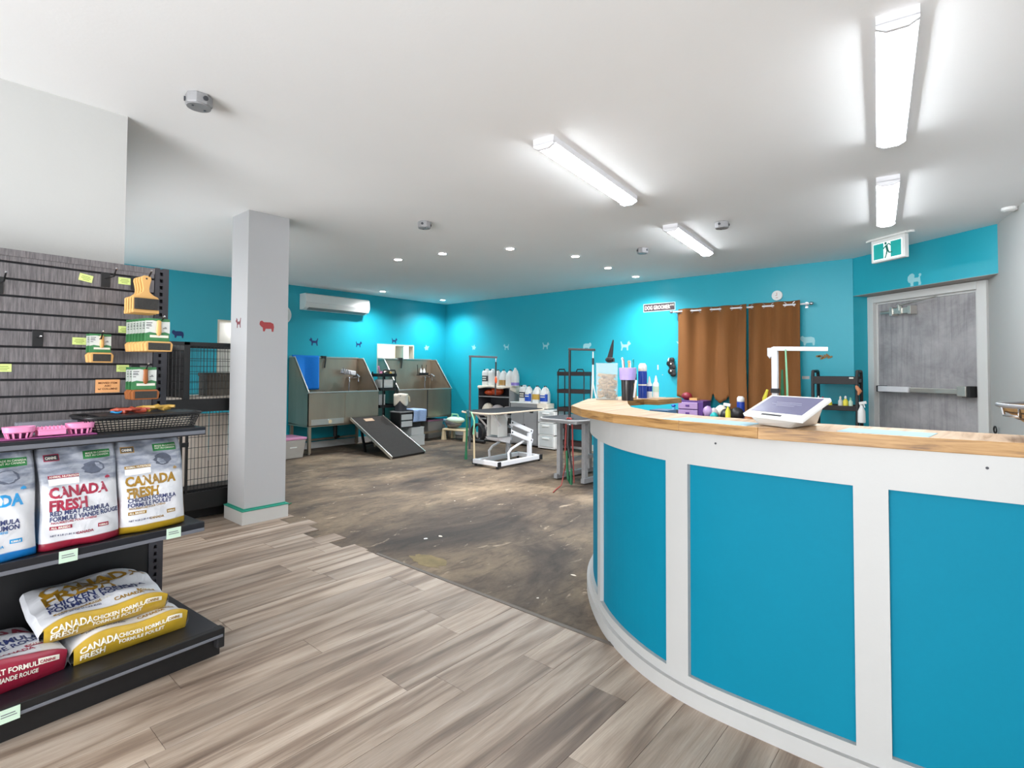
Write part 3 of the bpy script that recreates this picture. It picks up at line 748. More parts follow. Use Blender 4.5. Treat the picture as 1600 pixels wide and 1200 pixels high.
def bot1(u):
    T_ = [(0, .90), (.1, .88), (.42, .79), (.49, .82), (.525, .95), (.56, .87), (.62, .83), (.70, .87), (.755, .93), (.77, .60), (1.01, .55)]
    for (a, za), (b, zb) in zip(T_[:-1], T_[1:]):
        if a <= u <= b: return za + (zb - za) * (.5 - .5 * math.cos(PI * (u - a) / (b - a)))
    return .55
curtain(3.09, 2.17, .030, 3.5, bot1, 'wide brown suede curtain gathered up at its lower hem', 1)
curtain(2.16, 1.56, .028, 2.5, lambda u: .55 + .02 * u, 'narrower brown suede curtain hanging straight beside the white arm', 5)
COL.objects[-1]

# blue scuff marks on the right wall
for d_, z, lab in [(.85, 1.79, 'pale blue scuff mark on the pale right wall nearest the photo edge'), (.30, 1.75, 'faint blue scuff mark on the right wall by the door frame')]:
    p = rw0 + rd * d_; q = p - o_.normalized() * .001
    mb = MB(); mb.obox((0, 0, 0), rd, (0, 0, 1), o_, .03, .07, .002)
    tag(obj('scuff_mark', mb, M['tape_blue'], loc=q), lab, 'scuff mark')
# wrought iron hook
p = rw0 + rd * .36 - o_.normalized() * .03
mb = MB(); mb.tube([(0, 0, -.5), (0, 0, 0), (.01, 0, .02)], .007, 8); mb.tube([tuple(Vector((.01, 0, .045)) + rd * .04 * math.cos(k * PI / 8) + Vector((0, 0, .03 * math.sin(k * PI / 8)))) for k in range(16)], .006, 6, closed=True)
mb.bar((0, 0, -.3), tuple(o_.normalized() * .03 + Vector((0, 0, -.3))), .012)
tag(obj('iron_hook', mb, M['black_metal'], loc=(p.x, p.y, .70), smooth=True), 'black iron rod with a ring end against the right wall beyond the counter', 'hook')

# ------------------------------------------------------------------ reception counter
def catmull(P, n=8):
    out = []
    for i in range(len(P) - 1):
        p0 = P[max(i - 1, 0)]; p1 = P[i]; p2 = P[i + 1]; p3 = P[min(i + 2, len(P) - 1)]
        for k in range(n):
            t = k / n
            out.append(tuple(.5 * ((2 * p1[j]) + (-p0[j] + p2[j]) * t + (2 * p0[j] - 5 * p1[j] + 4 * p2[j] - p3[j]) * t * t + (-p0[j] + 3 * p1[j] - 3 * p2[j] + p3[j]) * t ** 3) for j in (0, 1)))
    out.append(P[-1]); return out
CURVE = catmull([(2.065, -.85), (2.04, -.5), (2.0, -.1), (1.975, .25), (1.975, .55), (1.99, .80), (2.045, 1.0), (2.16, 1.21), (2.317, 1.40), (2.58, 1.63), (2.86, 1.80), (3.15, 1.90), (3.5, 1.95)], 6)
def offset(P, d):       # positive d = towards the customer side
    out = []
    for i, p in enumerate(P):
        a = P[max(i - 1, 0)]; b = P[min(i + 1, len(P) - 1)]
        t = Vector((b[0] - a[0], b[1] - a[1])).normalized(); n = Vector((-t.y, t.x))
        out.append((p[0] + n.x * d, p[1] + n.y * d))
    return out
def sub(P, ya, yb):     # portion of the curve by arc parameter (index of nearest y)
    return [p for p in P if ya <= p[1] <= yb]
def band(P, d0, d1, z0, z1):
    A = offset(P, d0); B = offset(P, d1); n = len(P); mb = MB()
    vs = [(x, y, z) for z in (z0, z1) for x, y in A] + [(x, y, z) for z in (z0, z1) for x, y in B]
    fs = []
    for i in range(n - 1):
        fs += [(i, i + 1, n + i + 1, n + i), (2 * n + i + 1, 2 * n + i, 3 * n + i, 3 * n + i + 1), (n + i, n + i + 1, 3 * n + i + 1, 3 * n + i), (i + 1, i, 2 * n + i, 2 * n + i + 1)]
    fs += [(0, n, 3 * n, 2 * n), (n - 1, 3 * n - 1, 4 * n - 1, 2 * n - 1)]
    mb.add(vs, fs); return mb
cnt = thing('reception_counter', 'curved reception counter with teal panels and white trim', 'counter', (2.2, .6, 0))
def rel(mb, o):
    l = Vector(o.location); mb.v = [(v[0] - l.x, v[1] - l.y, v[2] - l.z) for v in mb.v]; return mb
# dense param lookup by arc length
def arc(P):
    s = [0]
    for a, b in zip(P[:-1], P[1:]): s.append(s[-1] + math.dist(a, b))
    return s
AS = arc(CURVE)
def at_y(y):
    for i in range(len(CURVE) - 1):
        if CURVE[i][1] <= y <= CURVE[i + 1][1]:
            return AS[i] + (AS[i + 1] - AS[i]) * (y - CURVE[i][1]) / (CURVE[i + 1][1] - CURVE[i][1])
def piece(s0, s1, n=14):
    out = []
    for k in range(n + 1):
        s = s0 + (s1 - s0) * k / n
        for i in range(len(CURVE) - 1):
            if AS[i] <= s <= AS[i + 1] + 1e-9:
                t = (s - AS[i]) / (AS[i + 1] - AS[i]); out.append((CURVE[i][0] + (CURVE[i + 1][0] - CURVE[i][0]) * t, CURVE[i][1] + (CURVE[i + 1][1] - CURVE[i][1]) * t)); break
    return out
TOT = AS[-1]
full = piece(0, TOT - .001, 60)
mb = band(full, -.05, -.02, 0.0, 1.02); obj('inner_wall', rel(mb, cnt), M['counter_white'], cnt)
mb = band(full, -.02, .012, .895, 1.02); obj('top_rail', rel(mb, cnt), M['counter_white'], cnt)
mb = band(full, -.02, .012, .0, .10); obj('bottom_rail', rel(mb, cnt), M['counter_white'], cnt)
mb = band(full, .012, .03, .0, .062); obj('skirting', rel(mb, cnt), M['counter_white'], cnt)
posts = [at_y(-.62), (at_y(.205) + at_y(.292)) / 2, (at_y(.83) + at_y(.93)) / 2, at_y(1.445), at_y(1.93)]
half = [.045, .045, .05, .032, .03]
for s_, h_ in zip(posts, half):
    mb = band(piece(s_ - h_, s_ + h_, 4), -.02, .012, .10, .895); obj('post', rel(mb, cnt), M['counter_white'], cnt)
ends = [0] + [v for s_, h_ in zip(posts, half) for v in (s_ - h_, s_ + h_)] + [TOT - .001]
for a, b in zip(ends[0::2], ends[1::2]):
    mb = band(piece(a, b, 16), -.02, -.006, .10, .895); obj('teal_panel', rel(mb, cnt), M['teal_panel'], cnt)
mb = MB()
for (x, y) in [(2.0, .72), (1.995, -.02)]:
    s_ = at_y(y); P_ = offset(piece(s_, s_ + .01, 1), .0125)[0]; mb.cyl((P_[0] + .004, P_[1], .985), (P_[0] - .001, P_[1], .985), .004, 8)
obj('screw_head', rel(mb, cnt), M['ink'], cnt)
# the wooden top: separate boards with mitred ends
top = thing('countertop', 'thick pale wooden countertop of jointed boards on the curved counter', 'countertop', (2.2, .6, 1.02))
FR = [(2.085, -.85), (1.985, -.1), (1.94, .28), (1.915, .56), (1.955, .855), (2.06, 1.20), (2.22, 1.47), (2.40, 1.655), (3.02, 1.95), (3.60, 1.96)]
BK = [(2.38, -.85), (2.235, -.1), (2.215, .28), (2.215, .55), (2.235, .86), (2.34, 1.16), (2.52, 1.36), (2.78, 1.52), (3.10, 1.70), (3.60, 1.66)]
JN = [0, 3, 4, 7, 9]
for a, b in zip(JN[:-1], JN[1:]):
    poly = [FR[i] for i in range(a, b + 1)] + [BK[i] for i in range(b, a - 1, -1)]
    mb = MB(); mb.prism(poly, 1.02, 1.06); rel(mb, top)
    # top faces pale, edges brown
    mb.mi = [0 if i in (0, 1) else 1 for i in range(len(mb.f))]
    obj('board', mb, [WOODTOP, WOODEDGE], top, bevel=.0025)
for P_, lab in [([(1.975, .93), (1.93, .60), (2.06, .585), (2.105, .88)], 'pale blue tape strip on the countertop left of the tablet'),
                ([(1.955, .335), (1.965, .105), (2.105, .09), (2.10, .32)], 'pale blue tape strip on the countertop right of the tablet')]:
    mb = MB(); mb.prism(P_, 1.0602, 1.0612); tag(obj('blue_tape', mb, M['tape_blue']), lab, 'tape', 'tape strips on the countertop')
mb = MB(); mb.prism([(2.03, .57), (1.97, .49), (2.16, .40), (2.2, .52)], 1.0602, 1.0608); tag(obj('blue_tape', mb, M['cloth_cream']), 'pale paper patch under the white tablet stand', 'tape')

# tablet till
t = thing('tablet_till', 'white tablet till on a wedge stand on the countertop', 'tablet', (2.02, .5, 1.06))
def relv(p): return tuple(Vector(p) - Vector((2.02, .5, 1.06)))
A_, B_, C_, D_ = [Vector(p) for p in ((1.987, .631, 1.10), (1.834, .408, 1.10), (1.975, .352, 1.165), (2.12, .57, 1.163))]
nn = (B_ - A_).cross(D_ - A_).normalized()
if nn.z < 0: nn = -nn
mb = MB(); mb.hexa([relv(p - nn * .014) for p in (A_, B_, C_, D_)] + [relv(p) for p in (A_, B_, C_, D_)]); obj('tablet_body', mb, M['white_plastic'], t, bevel=.004)
def scr(u, v, h=.0012): return A_ + (B_ - A_) * u + (D_ - A_) * v * (1 - u) + (C_ - B_) * v * u + nn * h
mb = MB(); mb.hexa([relv(scr(u, v, .0)) for u, v in ((.07, .17), (.93, .17), (.93, .92), (.07, .92))] + [relv(scr(u, v, .0012)) for u, v in ((.07, .17), (.93, .17), (.93, .92), (.07, .92))]); obj('screen', mb, M['screen'], t)
mb = MB(); mb.hexa([relv(scr(u, v, .0)) for u, v in ((.33, .03), (.66, .03), (.66, .08), (.33, .08))] + [relv(scr(u, v, .0014)) for u, v in ((.33, .03), (.66, .03), (.66, .08), (.33, .08))]); obj('card_slot', mb, M['ink'], t)
mb = MB()
for v_, u0, u1 in ((.62, .3, .72), (.55, .25, .75), (.48, .35, .66)):
    mb.hexa([relv(scr(u, v, .0012)) for u, v in ((u0, v_), (u1, v_), (u1, v_ + .025), (u0, v_ + .025))] + [relv(scr(u, v, .0016)) for u, v in ((u0, v_), (u1, v_), (u1, v_ + .025), (u0, v_ + .025))])
obj('screen_line', mb, mat('dim_screen_text', '8c8ca4', .4, var=.02), t)
mb = MB()
g = [relv(p) for p in ((1.985, .575, 1.062), (1.925, .462, 1.062), (2.12, .42, 1.062), (2.15, .53, 1.062))]
h_ = [relv(scr(.08, .04, -.014)), relv(scr(.9, .04, -.014)), relv(scr(.93, .93, -.014)), relv(scr(.06, .93, -.014))]
mb.hexa(g + h_); obj('stand', mb, mat('till_stand_grey', 'c4c2be', .35, var=.03), t, bevel=.008)

# basket at the right edge, standing on the countertop
t = thing('wicker_basket', 'woven basket with a wire handle at the right end of the countertop', 'basket', (2.12, -.215, 1.06))
mb = MB()
def cone(u, v):
    a = 2 * PI * u; r = .05 + (.165 - .05) * v + .006 * math.sin(30 * a) * math.sin(40 * v)
    return (r * math.cos(a), r * math.sin(a), .002 + .09 * v)
mb.smooth = True; mb.grid(cone, 60, 18); obj('woven_body', mb, M['wicker'], t, solid=.006, recalc=False)
mb = MB()
for z, r in [(.02, .08), (.04, .104), (.06, .128), (.078, .15)]: mb.tube([(r * math.cos(a * PI / 12), r * math.sin(a * PI / 12), z) for a in range(24)], .0045, 6, closed=True)
obj('weave_ring', mb, mat('dark_wicker', '5c4630', .8, var=.3, scale=80), t)
mb = MB(); mb.tube([(.168 * math.cos(a * PI / 16), .168 * math.sin(a * PI / 16), .095) for a in range(32)], .006, 8, closed=True); obj('wire_rim', mb, M['gunmetal'], t, smooth=True)
mb = MB(); mb.tube([(-.11, .127, .095), (-.125, .125, .068), (-.06, .155, .068), (-.05, .16, .095)], .004, 6); mb.tube([(-.168, -.02, .095), (-.165, -.02, .07), (-.165, .03, .07), (-.168, .03, .095)], .004, 6); obj('wire_handle', mb, M['chrome'], t, smooth=True)

# things at the far end of the countertop
def ctz(x, y): return (x, y, 1.06)
t = thing('chew_bin', 'clear square bin half full of beige chews on the countertop far end', 'bin', (3.05, 1.82, 1.06), .5)
mb = MB(); w = .068
for x0, x1, y0, y1 in ((-w, w, -w, -w + .003), (-w, w, w - .003, w), (-w, -w + .003, -w, w), (w - .003, w, -w, w)): mb.box(x0, x1, y0, y1, 0, .235)
mb.box(-w, w, -w, w, 0, .004); mb.box(-w - .002, w + .002, -w - .002, w + .002, .233, .238)
obj('container', mb, M['clear'], t)
ch = MB(); r = random.Random(3)
for k in range(95):
    z = .012 + .15 * r.random(); x = r.uniform(-.052, .052); y = r.uniform(-.052, .052)
    a = r.uniform(0, PI); dx, dy, dz = math.cos(a) * .022, math.sin(a) * .022, r.uniform(-.008, .008)
    ch.cyl((max(-.06, min(.06, x - dx)), max(-.06, min(.06, y - dy)), z - dz), (max(-.06, min(.06, x + dx)), max(-.06, min(.06, y + dy)), z + dz), .0085, 6)
tag(obj('chews', ch, M['chew'], loc=(3.05, 1.82, 1.06), rotz=.5), 'beige rolled chews heaped in the clear bin', 'chews', kind='stuff')
mb = MB(); mb.ell((0, 0, .02), .035, .03, .02, 10, 6); mb.tube([(0, 0, .03), (.012, -.01, .09), (.02, -.02, .15)], [.018, .012, .004], 8)
mb.box(-.02, .01, -.03, -.025, .005, .03)
tag(obj('hat', mb, M['black_plastic'], loc=(3.05, 1.80, 1.299), rotz=.4), 'black pointed felt hat on top of the chew bin', 'hat')
t = thing('brush_pot', 'dark pot wrapped in a lilac cloth stuffed with scissors and combs', 'pot', (3.04, 1.665, 1.06))
mb = MB(); mb.lathe([(.037, 0), (.040, .12), (.042, .135)], 18); obj('pot', mb, mat('smoky_pot', '2c2c30', .15, var=.2), t, smooth=True)
mb = MB(); mb.lathe([(.043, .13), (.047, .15), (.050, .205), (.046, .207)], 20, sq=3); obj('cloth_wrap', mb, mat('lilac_cloth', 'b0a0dc', .8, var=.08, scale=30), t, smooth=True)
mb = MB(); mb.bar((.0, -.06, .13), (.0, -.045, -.0 + .02), .012, .006); obj('white_strip', mb, M['white_metal'], t)
tool_cols = ['white_metal', 'terra', 'white_plastic', 'beech', 'teal_plastic']
for k in range(5):
    a = k * 1.3; mb = MB(); mb.bar((.018 * math.cos(a), .018 * math.sin(a), .05), (.036 * math.cos(a), .036 * math.sin(a), .235 + .01 * (k % 3)), .009, .006)
    mb.tube([(.036 * math.cos(a) + .008 * math.cos(b * PI / 5), .036 * math.sin(a) + .002, .243 + .01 * (k % 3) + .008 * math.sin(b * PI / 5)) for b in range(10)], .003, 5, closed=True)
    tag(obj('grooming_tool', mb, M[tool_cols[k]], loc=(3.04, 1.665, 1.06)), ['white', 'red-brown', 'white-handled', 'pale wooden', 'turquoise'][k] + ' slim grooming tool standing in the lilac-wrapped pot' + [' front', '', ' rear', '', ''][k], 'tool', 'tools in the lilac pot')
def spray_can(x, y, h, r, body, cap, label, band=None, z=1.06, name='spray_can'):
    t = thing(name, label, 'can', (x, y, z), 0, 'cans and bottles on the countertop end')
    mb = MB(); mb.lathe([(r, 0), (r, h * .74), (r * .93, h * .77)], 18); obj('body', mb, M[body], t, smooth=True)
    mb = MB(); mb.lathe([(r * .9, h * .77), (r * .98, h * .79), (r * .95, h * .93), (r * .6, h)], 18); obj('cap', mb, M[cap], t, smooth=True)
    if band:
        mb = MB(); mb.lathe([(r * 1.01, h * band[1]), (r * 1.01, h * band[2])], 18); obj('label', mb, M[band[0]], t, smooth=True)
    return t
spray_can(3.374, 1.733, .24, .030, 'blue_cap', 'white_plastic', 'tall blue spray can with white cap at the counter far end', ('white_ink', .36, .40))
spray_can(3.24, 1.73, .21, .020, 'amber', 'yellow', 'thin yellow-topped bottle between the pot and the tall blue can', ('ink', .5, .8))
def squeeze(x, y, h, r, body, label, band, z=1.06):
    t = thing('squeeze_bottle', label, 'bottle', (x, y, z), 0, 'cans and bottles on the countertop end')
    mb = MB(); mb.lathe([(r, 0), (r, h * .62), (r * .55, h * .72), (r * .45, h * .74)], 16); obj('body', mb, M[body], t, smooth=True)
    mb = MB(); mb.lathe([(r * .55, h * .74), (r * .45, h * .84), (r * .15, h)], 14); obj('nozzle', mb, M['white_plastic'], t, smooth=True)
    mb = MB(); mb.lathe([(r * 1.02, h * band[1]), (r * 1.02, h * band[2])], 16); obj('label', mb, M[band[0]], t, smooth=True)
squeeze(3.44, 1.715, .15, .019, 'white_plastic', 'small white bottle with a dark label beside the tall blue can', ('blue_cap', .3, .55))
squeeze(3.43, 1.765, .125, .015, 'blue_cap', 'small dark bottle half hidden behind the other small bottles', ('red_ink', .2, .5))
squeeze(3.53, 1.71, .155, .021, 'white_plastic', 'rightmost small white dropper bottle on the counter far end', ('mint', .25, .5))
# inner return shelf with its post and the blue shallow box below
mb = MB(); mb.box(3.25, 3.62, 1.56, 1.66, 1.025, 1.06)
tag(obj('return_board', mb, [WOODEDGE], bevel=.002), 'short brown board jutting from the far end of the countertop', 'board')
t = thing('glove_box', 'blue and white shallow box under the far countertop edge', 'box', (2.98, 1.40, .965))
mb = MB(); mb.box(-.07, .07, -.06, .06, 0, .03); mb.box(-.065, .065, -.055, .055, .032, .055); obj('box', mb, mat('slate_blue_box', '3c6488', .5, var=.1), t, bevel=.003)
mb = MB(); mb.box(-.068, .068, -.058, .058, .03, .0325); obj('white_line', mb, M['white_ink'], t)
mb = MB(); mb.box(2.86, 3.1, 1.3, 1.5, .93, .965); mb.box(2.88, 2.92, 1.32, 1.36, 0, .93); mb.box(3.05, 3.09, 1.44, 1.48, 0, .93); mb.box(2.88, 2.92, 1.44, 1.48, 0, .93); mb.box(3.05, 3.09, 1.32, 1.36, 0, .93)
tag(obj('inner_shelf', mb, M['counter_white']), 'low white stand behind the counter under the blue box', 'stand')

# ------------------------------------------------------------------ display gondola
GS = .0749; GO = Vector((.888, 3.061, 0))
def G(u, d, z): return (GO.x + u * math.cos(GS) + d * math.sin(GS), GO.y + u * math.sin(GS) - d * math.cos(GS), z)
gon = thing('display_shelf', 'black retail shelving unit with charcoal slatted back panel', 'shelf', G(0, 0, 0), GS)
U0 = -1.7
mb = MB(); mb.box(U0, -.06, .006, .03, .1, 1.70); obj('back_panel', mb, M['shelf_metal'], gon)
gr = [1.687, 1.617, 1.547, 1.477, 1.407, 1.337, 1.268, 1.199, 1.129, 1.060, .99]
for z1, z0 in zip([1.7525 - .02] + gr[:-1], gr):
    mb = MB(); mb.box(U0, -.062, -.008, .006, z0 + .0045, z1 - .0045); o = obj('slat', mb, SLAT, gon, bevel=.0015)
mb = MB(); mb.box(U0, -.062, -.012, .012, 1.70 + .012, 1.74); obj('top_trim', mb, SLAT, gon)
mb = MB(); mb.box(U0, -.062, -.004, .006, .13, .95); obj('lower_panel', mb, M['black_metal'], gon)
mb = MB(); mb.box(-.060, -.040, -.012, .03, 0, 1.745); mb.box(-.026, -.0, -.012, .03, 0, 1.745); mb.box(-.04, -.026, .01, .03, 0, 1.745)
k = 0
z = .05
while z < 1.74: mb.box(-.041, -.025, -.0115, .01, z, z + .016); z += .0335
obj('upright', mb, M['gunmetal'] if 0 else mat('upright_grey', '3f3e44', .4, .2, var=.1), gon)
mb = MB(); mb.box(U0, .022, -.375, .0, .957, .983); obj('top_shelf', mb, M['shelf_metal'], gon, bevel=.003)
mb = MB(); mb.box(U0, .024, -.392, -.375, .947, .983); obj('shelf_front', mb, M['shelf_metal'], gon, bevel=.003)
mb = MB(); mb.box(U0, .020, -.396, -.392, .952, .969); obj('price_rail', mb, M['rail'], gon, bevel=.002)
mb = MB(); mb.box(U0, .0, -.43, .0, .538, .565); obj('middle_shelf', mb, M['shelf_metal'], gon, bevel=.003)
mb = MB(); mb.box(U0, .002, -.448, -.43, .525, .568); obj('shelf_front', mb, M['shelf_metal'], gon, bevel=.003)
mb = MB(); mb.box(U0, .0, -.452, -.448, .526, .541); obj('price_rail', mb, M['rail'], gon, bevel=.002)
mb = MB(); mb.box(U0, .028, -.56, .0, .095, .125); obj('base_shelf', mb, M['shelf_metal'], gon, bevel=.003)
mb = MB(); mb.box(U0, .03, -.588, -.56, .088, .131); obj('shelf_front', mb, M['black_metal'], gon, bevel=.003)
mb = MB(); mb.box(U0, .024, -.592, -.588, .092, .104); obj('price_rail', mb, M['rail'], gon, bevel=.002)
mb = MB(); mb.box(U0, .03, -.55, .0, 0, .094); obj('kick_plate', mb, M['black_metal'], gon, bevel=.002)
mb = MB(); mb.box(.004, .034, -.585, -.545, .045, .128); obj('end_cap', mb, M['black_plastic'], gon, bevel=.004)
# price tags on the panel (u, z, w, h, tilt)
for u, z, ti, lab in [(-.335, 1.656, -.18, 'tilted lime price tag highest on the slatted panel, left of the long hook'), (-.187, 1.662, 0, 'lime price tag beside the wooden slicker brushes'),
                      (-.353, 1.370, 0, 'lime price tag left of the hanging card in the middle of the panel'), (-.182, 1.432, 0, 'lime price tag left of the stack of green cards'),
                      (-.600, 1.249, 0, 'lime price tag at the left edge of the photograph'), (-.186, 1.249, 0, 'lime price tag above and right of the orange note')]:
    mb = MB(); mb.obox((0, -.0018, 0), (math.cos(ti), 0, math.sin(ti)), (0, 1, 0), (-math.sin(ti), 0, math.cos(ti)), .05, .0008, .032)
    t = tag(obj('price_tag', mb, M['lime'], loc=G(u, .008, z), rotz=GS), lab, 'price tag', 'lime tags on the slatted panel')
    mb = MB()
    for q, w_ in ((.006, .03), (-.001, .036), (-.008, .024)): mb.obox((0, -.0025, q), (math.cos(ti), 0, math.sin(ti)), (0, 1, 0), (-math.sin(ti), 0, math.cos(ti)), w_, .0004, .0025)
    obj('print_line', mb, mat('faint_print', '8a9a4c', .6, var=.05), t)
for u, d, z, lab in [(-.482, .4525, .547, 'pale green tag on the middle shelf edge under the red bag'), (-.125, .4525, .547, 'pale green tag on the middle shelf edge under the gold bag'), (-.662, .593, .107, 'pale tag on the lowest shelf edge at the left')]:
    mb = MB(); mb.box(-.028, .028, -.001, 0, -.022, .022)
    t = tag(obj('shelf_tag', mb, M['mint'], loc=G(u, d, z), rotz=GS), lab, 'price tag', 'pale shelf edge tags')
    mb = MB(); mb.box(-.02, .016, -.0014, -.001, .004, .007); mb.box(-.02, .02, -.0014, -.001, -.004, -.001); obj('print_line', mb, M['rail'], t)
t = thing('orange_note', 'orange handwritten paper note on the slatted panel', 'note', G(-.243, .0085, 1.167), GS)
mb = MB(); mb.box(-.047, .047, -.001, 0, -.030, .030); obj('paper', mb, M['orange_paper'], t)
mk = mat('brown_marker', '6a3210', .6, var=.05)
for s_, y_ in (('MOVED ITEM', .010), ('ASK!', -.003), ('w/ COLUMNS', -.017)): letters(s_, .0125, lambda x, y, y_=y_: (x, -.0014, y + y_), mk, t, align='CENTER', bold=.02)
# hooks
def hook(u, z, label, ln=.14, rise=.03):
    t = thing('display_hook', label, 'hook', G(u, .008, z), GS, 'black slatwall hooks')
    mb = MB(); mb.box(-.018, .018, -.004, 0, -.06, .008); obj('plate', mb, M['black_plastic'], t, bevel=.002)
    mb = MB(); mb.tube([(0, -.004, -.02), (0, -ln * .8, -.02), (0, -ln, -.02 + rise)], .0032, 6); obj('wire_arm', mb, M['black_metal'], t, smooth=True)
    mb = MB(); mb.ell((0, -ln, -.018 + rise), .005, .005, .005, 8, 6); obj('tip', mb, M['chrome'], t)
    return t
hook(-.625, 1.612, 'empty black hook at the left edge of the panel')
hook(-.262, 1.683, 'empty black hook between the two upper lime tags')
hook(-.496, 1.40, 'short empty black hook left of the hanging card', .05, .0)
hook(-.145, 1.683, 'black hook holding the wooden slicker brushes', .2)
hook(-.300, 1.40, 'black hook holding the single carded brush', .12)
hook(-.115, 1.472, 'black hook holding the stack of green carded brushes', .27)
hook(-.135, 1.259, 'black hook holding the lowest carded brushes', .16)
# wooden slicker brushes
def slicker(u, d, ztop, label, first=None):
    if first: return dup(first, G(u, d, ztop), GS, label)
    t = thing('slicker_brush', label, 'brush', G(u, d, ztop), GS, 'pale wooden slicker brushes')
    half = [(.010, .0), (.018, -.006), (.020, -.018), (.016, -.035), (.012, -.06), (.014, -.075), (.028, -.088), (.048, -.097), (.052, -.104)]
    poly = half + [(-x, z) for x, z in half[::-1]]
    mb = MB(); n = len(poly)
    mb.add([(x, -.007, z) for x, z in poly] + [(x, .007, z) for x, z in poly], [tuple(range(n)), tuple(range(2 * n - 1, n - 1, -1))] + [(i, (i + 1) % n, n + (i + 1) % n, n + i) for i in range(n)])
    obj('handle', mb, M['beech'], t, bevel=.002)
    mb = MB(); mb.tube([(0, -.0075, -.014), (0, .0075, -.014)], .004, 10); obj('hang_hole', mb, M['ink'], t)
    mb = MB(); mb.box(-.052, .052, -.006, .008, -.158, -.1); mb.box(-.053, .053, -.009, .009, -.172, -.156); obj('head', mb, M['beech'], t, bevel=.002)
    mb = MB(); mb.box(-.047, .047, -.018, -.006, -.156, -.106); obj('pin_pad', mb, M['pins'], t)
    mb = MB()
    for i in range(16):
        for j in range(8): mb.box(-.044 + i * .0058, -.0432 + i * .0058, -.026, -.018, -.153 + j * .006, -.1522 + j * .006)
    o = obj('wire_pins', mb, M['gunmetal'], t); o['kind'] = 'stuff'
    return t
s0 = slicker(-.160, .10, 1.672, 'pale wooden slicker brush at the back of its hook')
slicker(-.159, .125, 1.672, 'pale wooden slicker brush second from the back', s0)
slicker(-.157, .15, 1.673, 'pale wooden slicker brush second from the front', s0)
slicker(-.155, .175, 1.675, 'pale wooden slicker brush at the front of its hook', s0)
# carded brushes
def carded(u, d, ztop, wood, label, group, first=None, s=1.):
    if first: return dup(first, G(u, d, ztop), GS, label, group)
    t = thing('carded_brush', label, 'brush', G(u, d, ztop), GS, group)
    w, h = .050 * s, .104 * s
    def cbox(n_, x0, x1, z0, z1, y, m, par=t):
        mb = MB(); mb.box(x0 * s, x1 * s, y - .0006, y, z0 * s, z1 * s); return obj(n_, mb, m, par)
    mb = MB(); mb.box(-w, w, 0, .002, -h, 0); c = obj('card', mb, M['card_green'], t, bevel=.0008)
    mb = MB(); P_ = [(-.05, -.012), (-.02, -.009), (.01, -.014), (.05, -.012), (.05, -.066), (.03, -.06), (.0, -.067), (-.03, -.062), (-.05, -.068)]
    P_ = [(x * s, z * s) for x, z in P_]; n = len(P_); mb.add([(x, -.0008, z) for x, z in P_], [tuple(range(n))]); obj('white_field', mb, M['card_white'], t)
    cbox('name_band', -.03, .045, -.086, -.075, -.0004, M['white_ink'])
    mb = MB()
    for i, (x, z, ww) in enumerate([(-.045, -.022, .024), (-.045, -.03, .02), (-.045, -.036, .022), (-.045, -.046, .012), (.022, -.045, .016), (.028, -.04, .008)]): mb.box(x * s, (x + ww) * s, -.0013, -.0008, z * s, (z + .003) * s)
    obj('print_line', mb, M['dark_grey'], t)
    mb = MB(); mb.lathe([(.003 * s, 0), (.009 * s, .006 * s), (.011 * s, .02 * s), (.009 * s, .05 * s), (.010 * s, .066 * s), (.004 * s, .07 * s)], 12, c=(.004, -.006, -.078 * s), sy=.5)
    hd = obj('handle', mb, M[wood], t, smooth=True)
    mb = MB(); W_ = .056 * s
    hexp = [(-W_, -.012), (-W_ + .01, 0), (W_ - .01, 0), (W_, -.012), (W_ - .004, -.045), (-W_ + .004, -.045)]
    n = len(hexp); o_y = -.004
    mb.add([(x, o_y - .022, z - h) for x, z in hexp] + [(x, o_y + .004, z - h) for x, z in hexp], [tuple(range(n)), tuple(range(2 * n - 1, n - 1, -1))] + [(i, (i + 1) % n, n + (i + 1) % n, n + i) for i in range(n)])
    obj('head', mb, M[wood], t, bevel=.003)
    mb = MB(); mb.box(-W_ + .012, W_ - .012, -.0275, -.025, -h - .039, -h - .007); obj('pin_pad', mb, M['pins'], t)
    return t
c0 = carded(-.145, .07, 1.475, 'beech', 'carded brush at the very back of the green card stack', 'green carded brushes in the deep stack')
for k, (dd, lb) in enumerate([(.10, 'second from the back'), (.13, 'third from the back'), (.16, 'fourth from the back'), (.19, 'third from the front'), (.22, 'second from the front'), (.255, 'at the very front')]):
    carded(-.145 + .002 * (k + 1), dd, 1.475, 0, 'carded brush in the deep green stack, ' + lb, 'green carded brushes in the deep stack', c0)
c1 = carded(-.300, .055, 1.402, 'beech', 'single carded brush at the rear of the middle hook', 'carded brushes on the middle hook', s=.8)
carded(-.298, .09, 1.402, 0, 'single carded brush at the front of the middle hook, pad tilted', 'carded brushes on the middle hook', c1)
c2 = carded(-.142, .07, 1.255, 'oiled', 'dark wooden carded brush at the back of the lowest hook', 'dark carded brushes on the lowest hook', s=1.)
carded(-.141, .10, 1.255, 0, 'dark wooden carded brush in the middle of the lowest hook', 'dark carded brushes on the lowest hook', c2)
carded(-.140, .135, 1.255, 0, 'dark wooden carded brush at the front of the lowest hook', 'dark carded brushes on the lowest hook', c2)

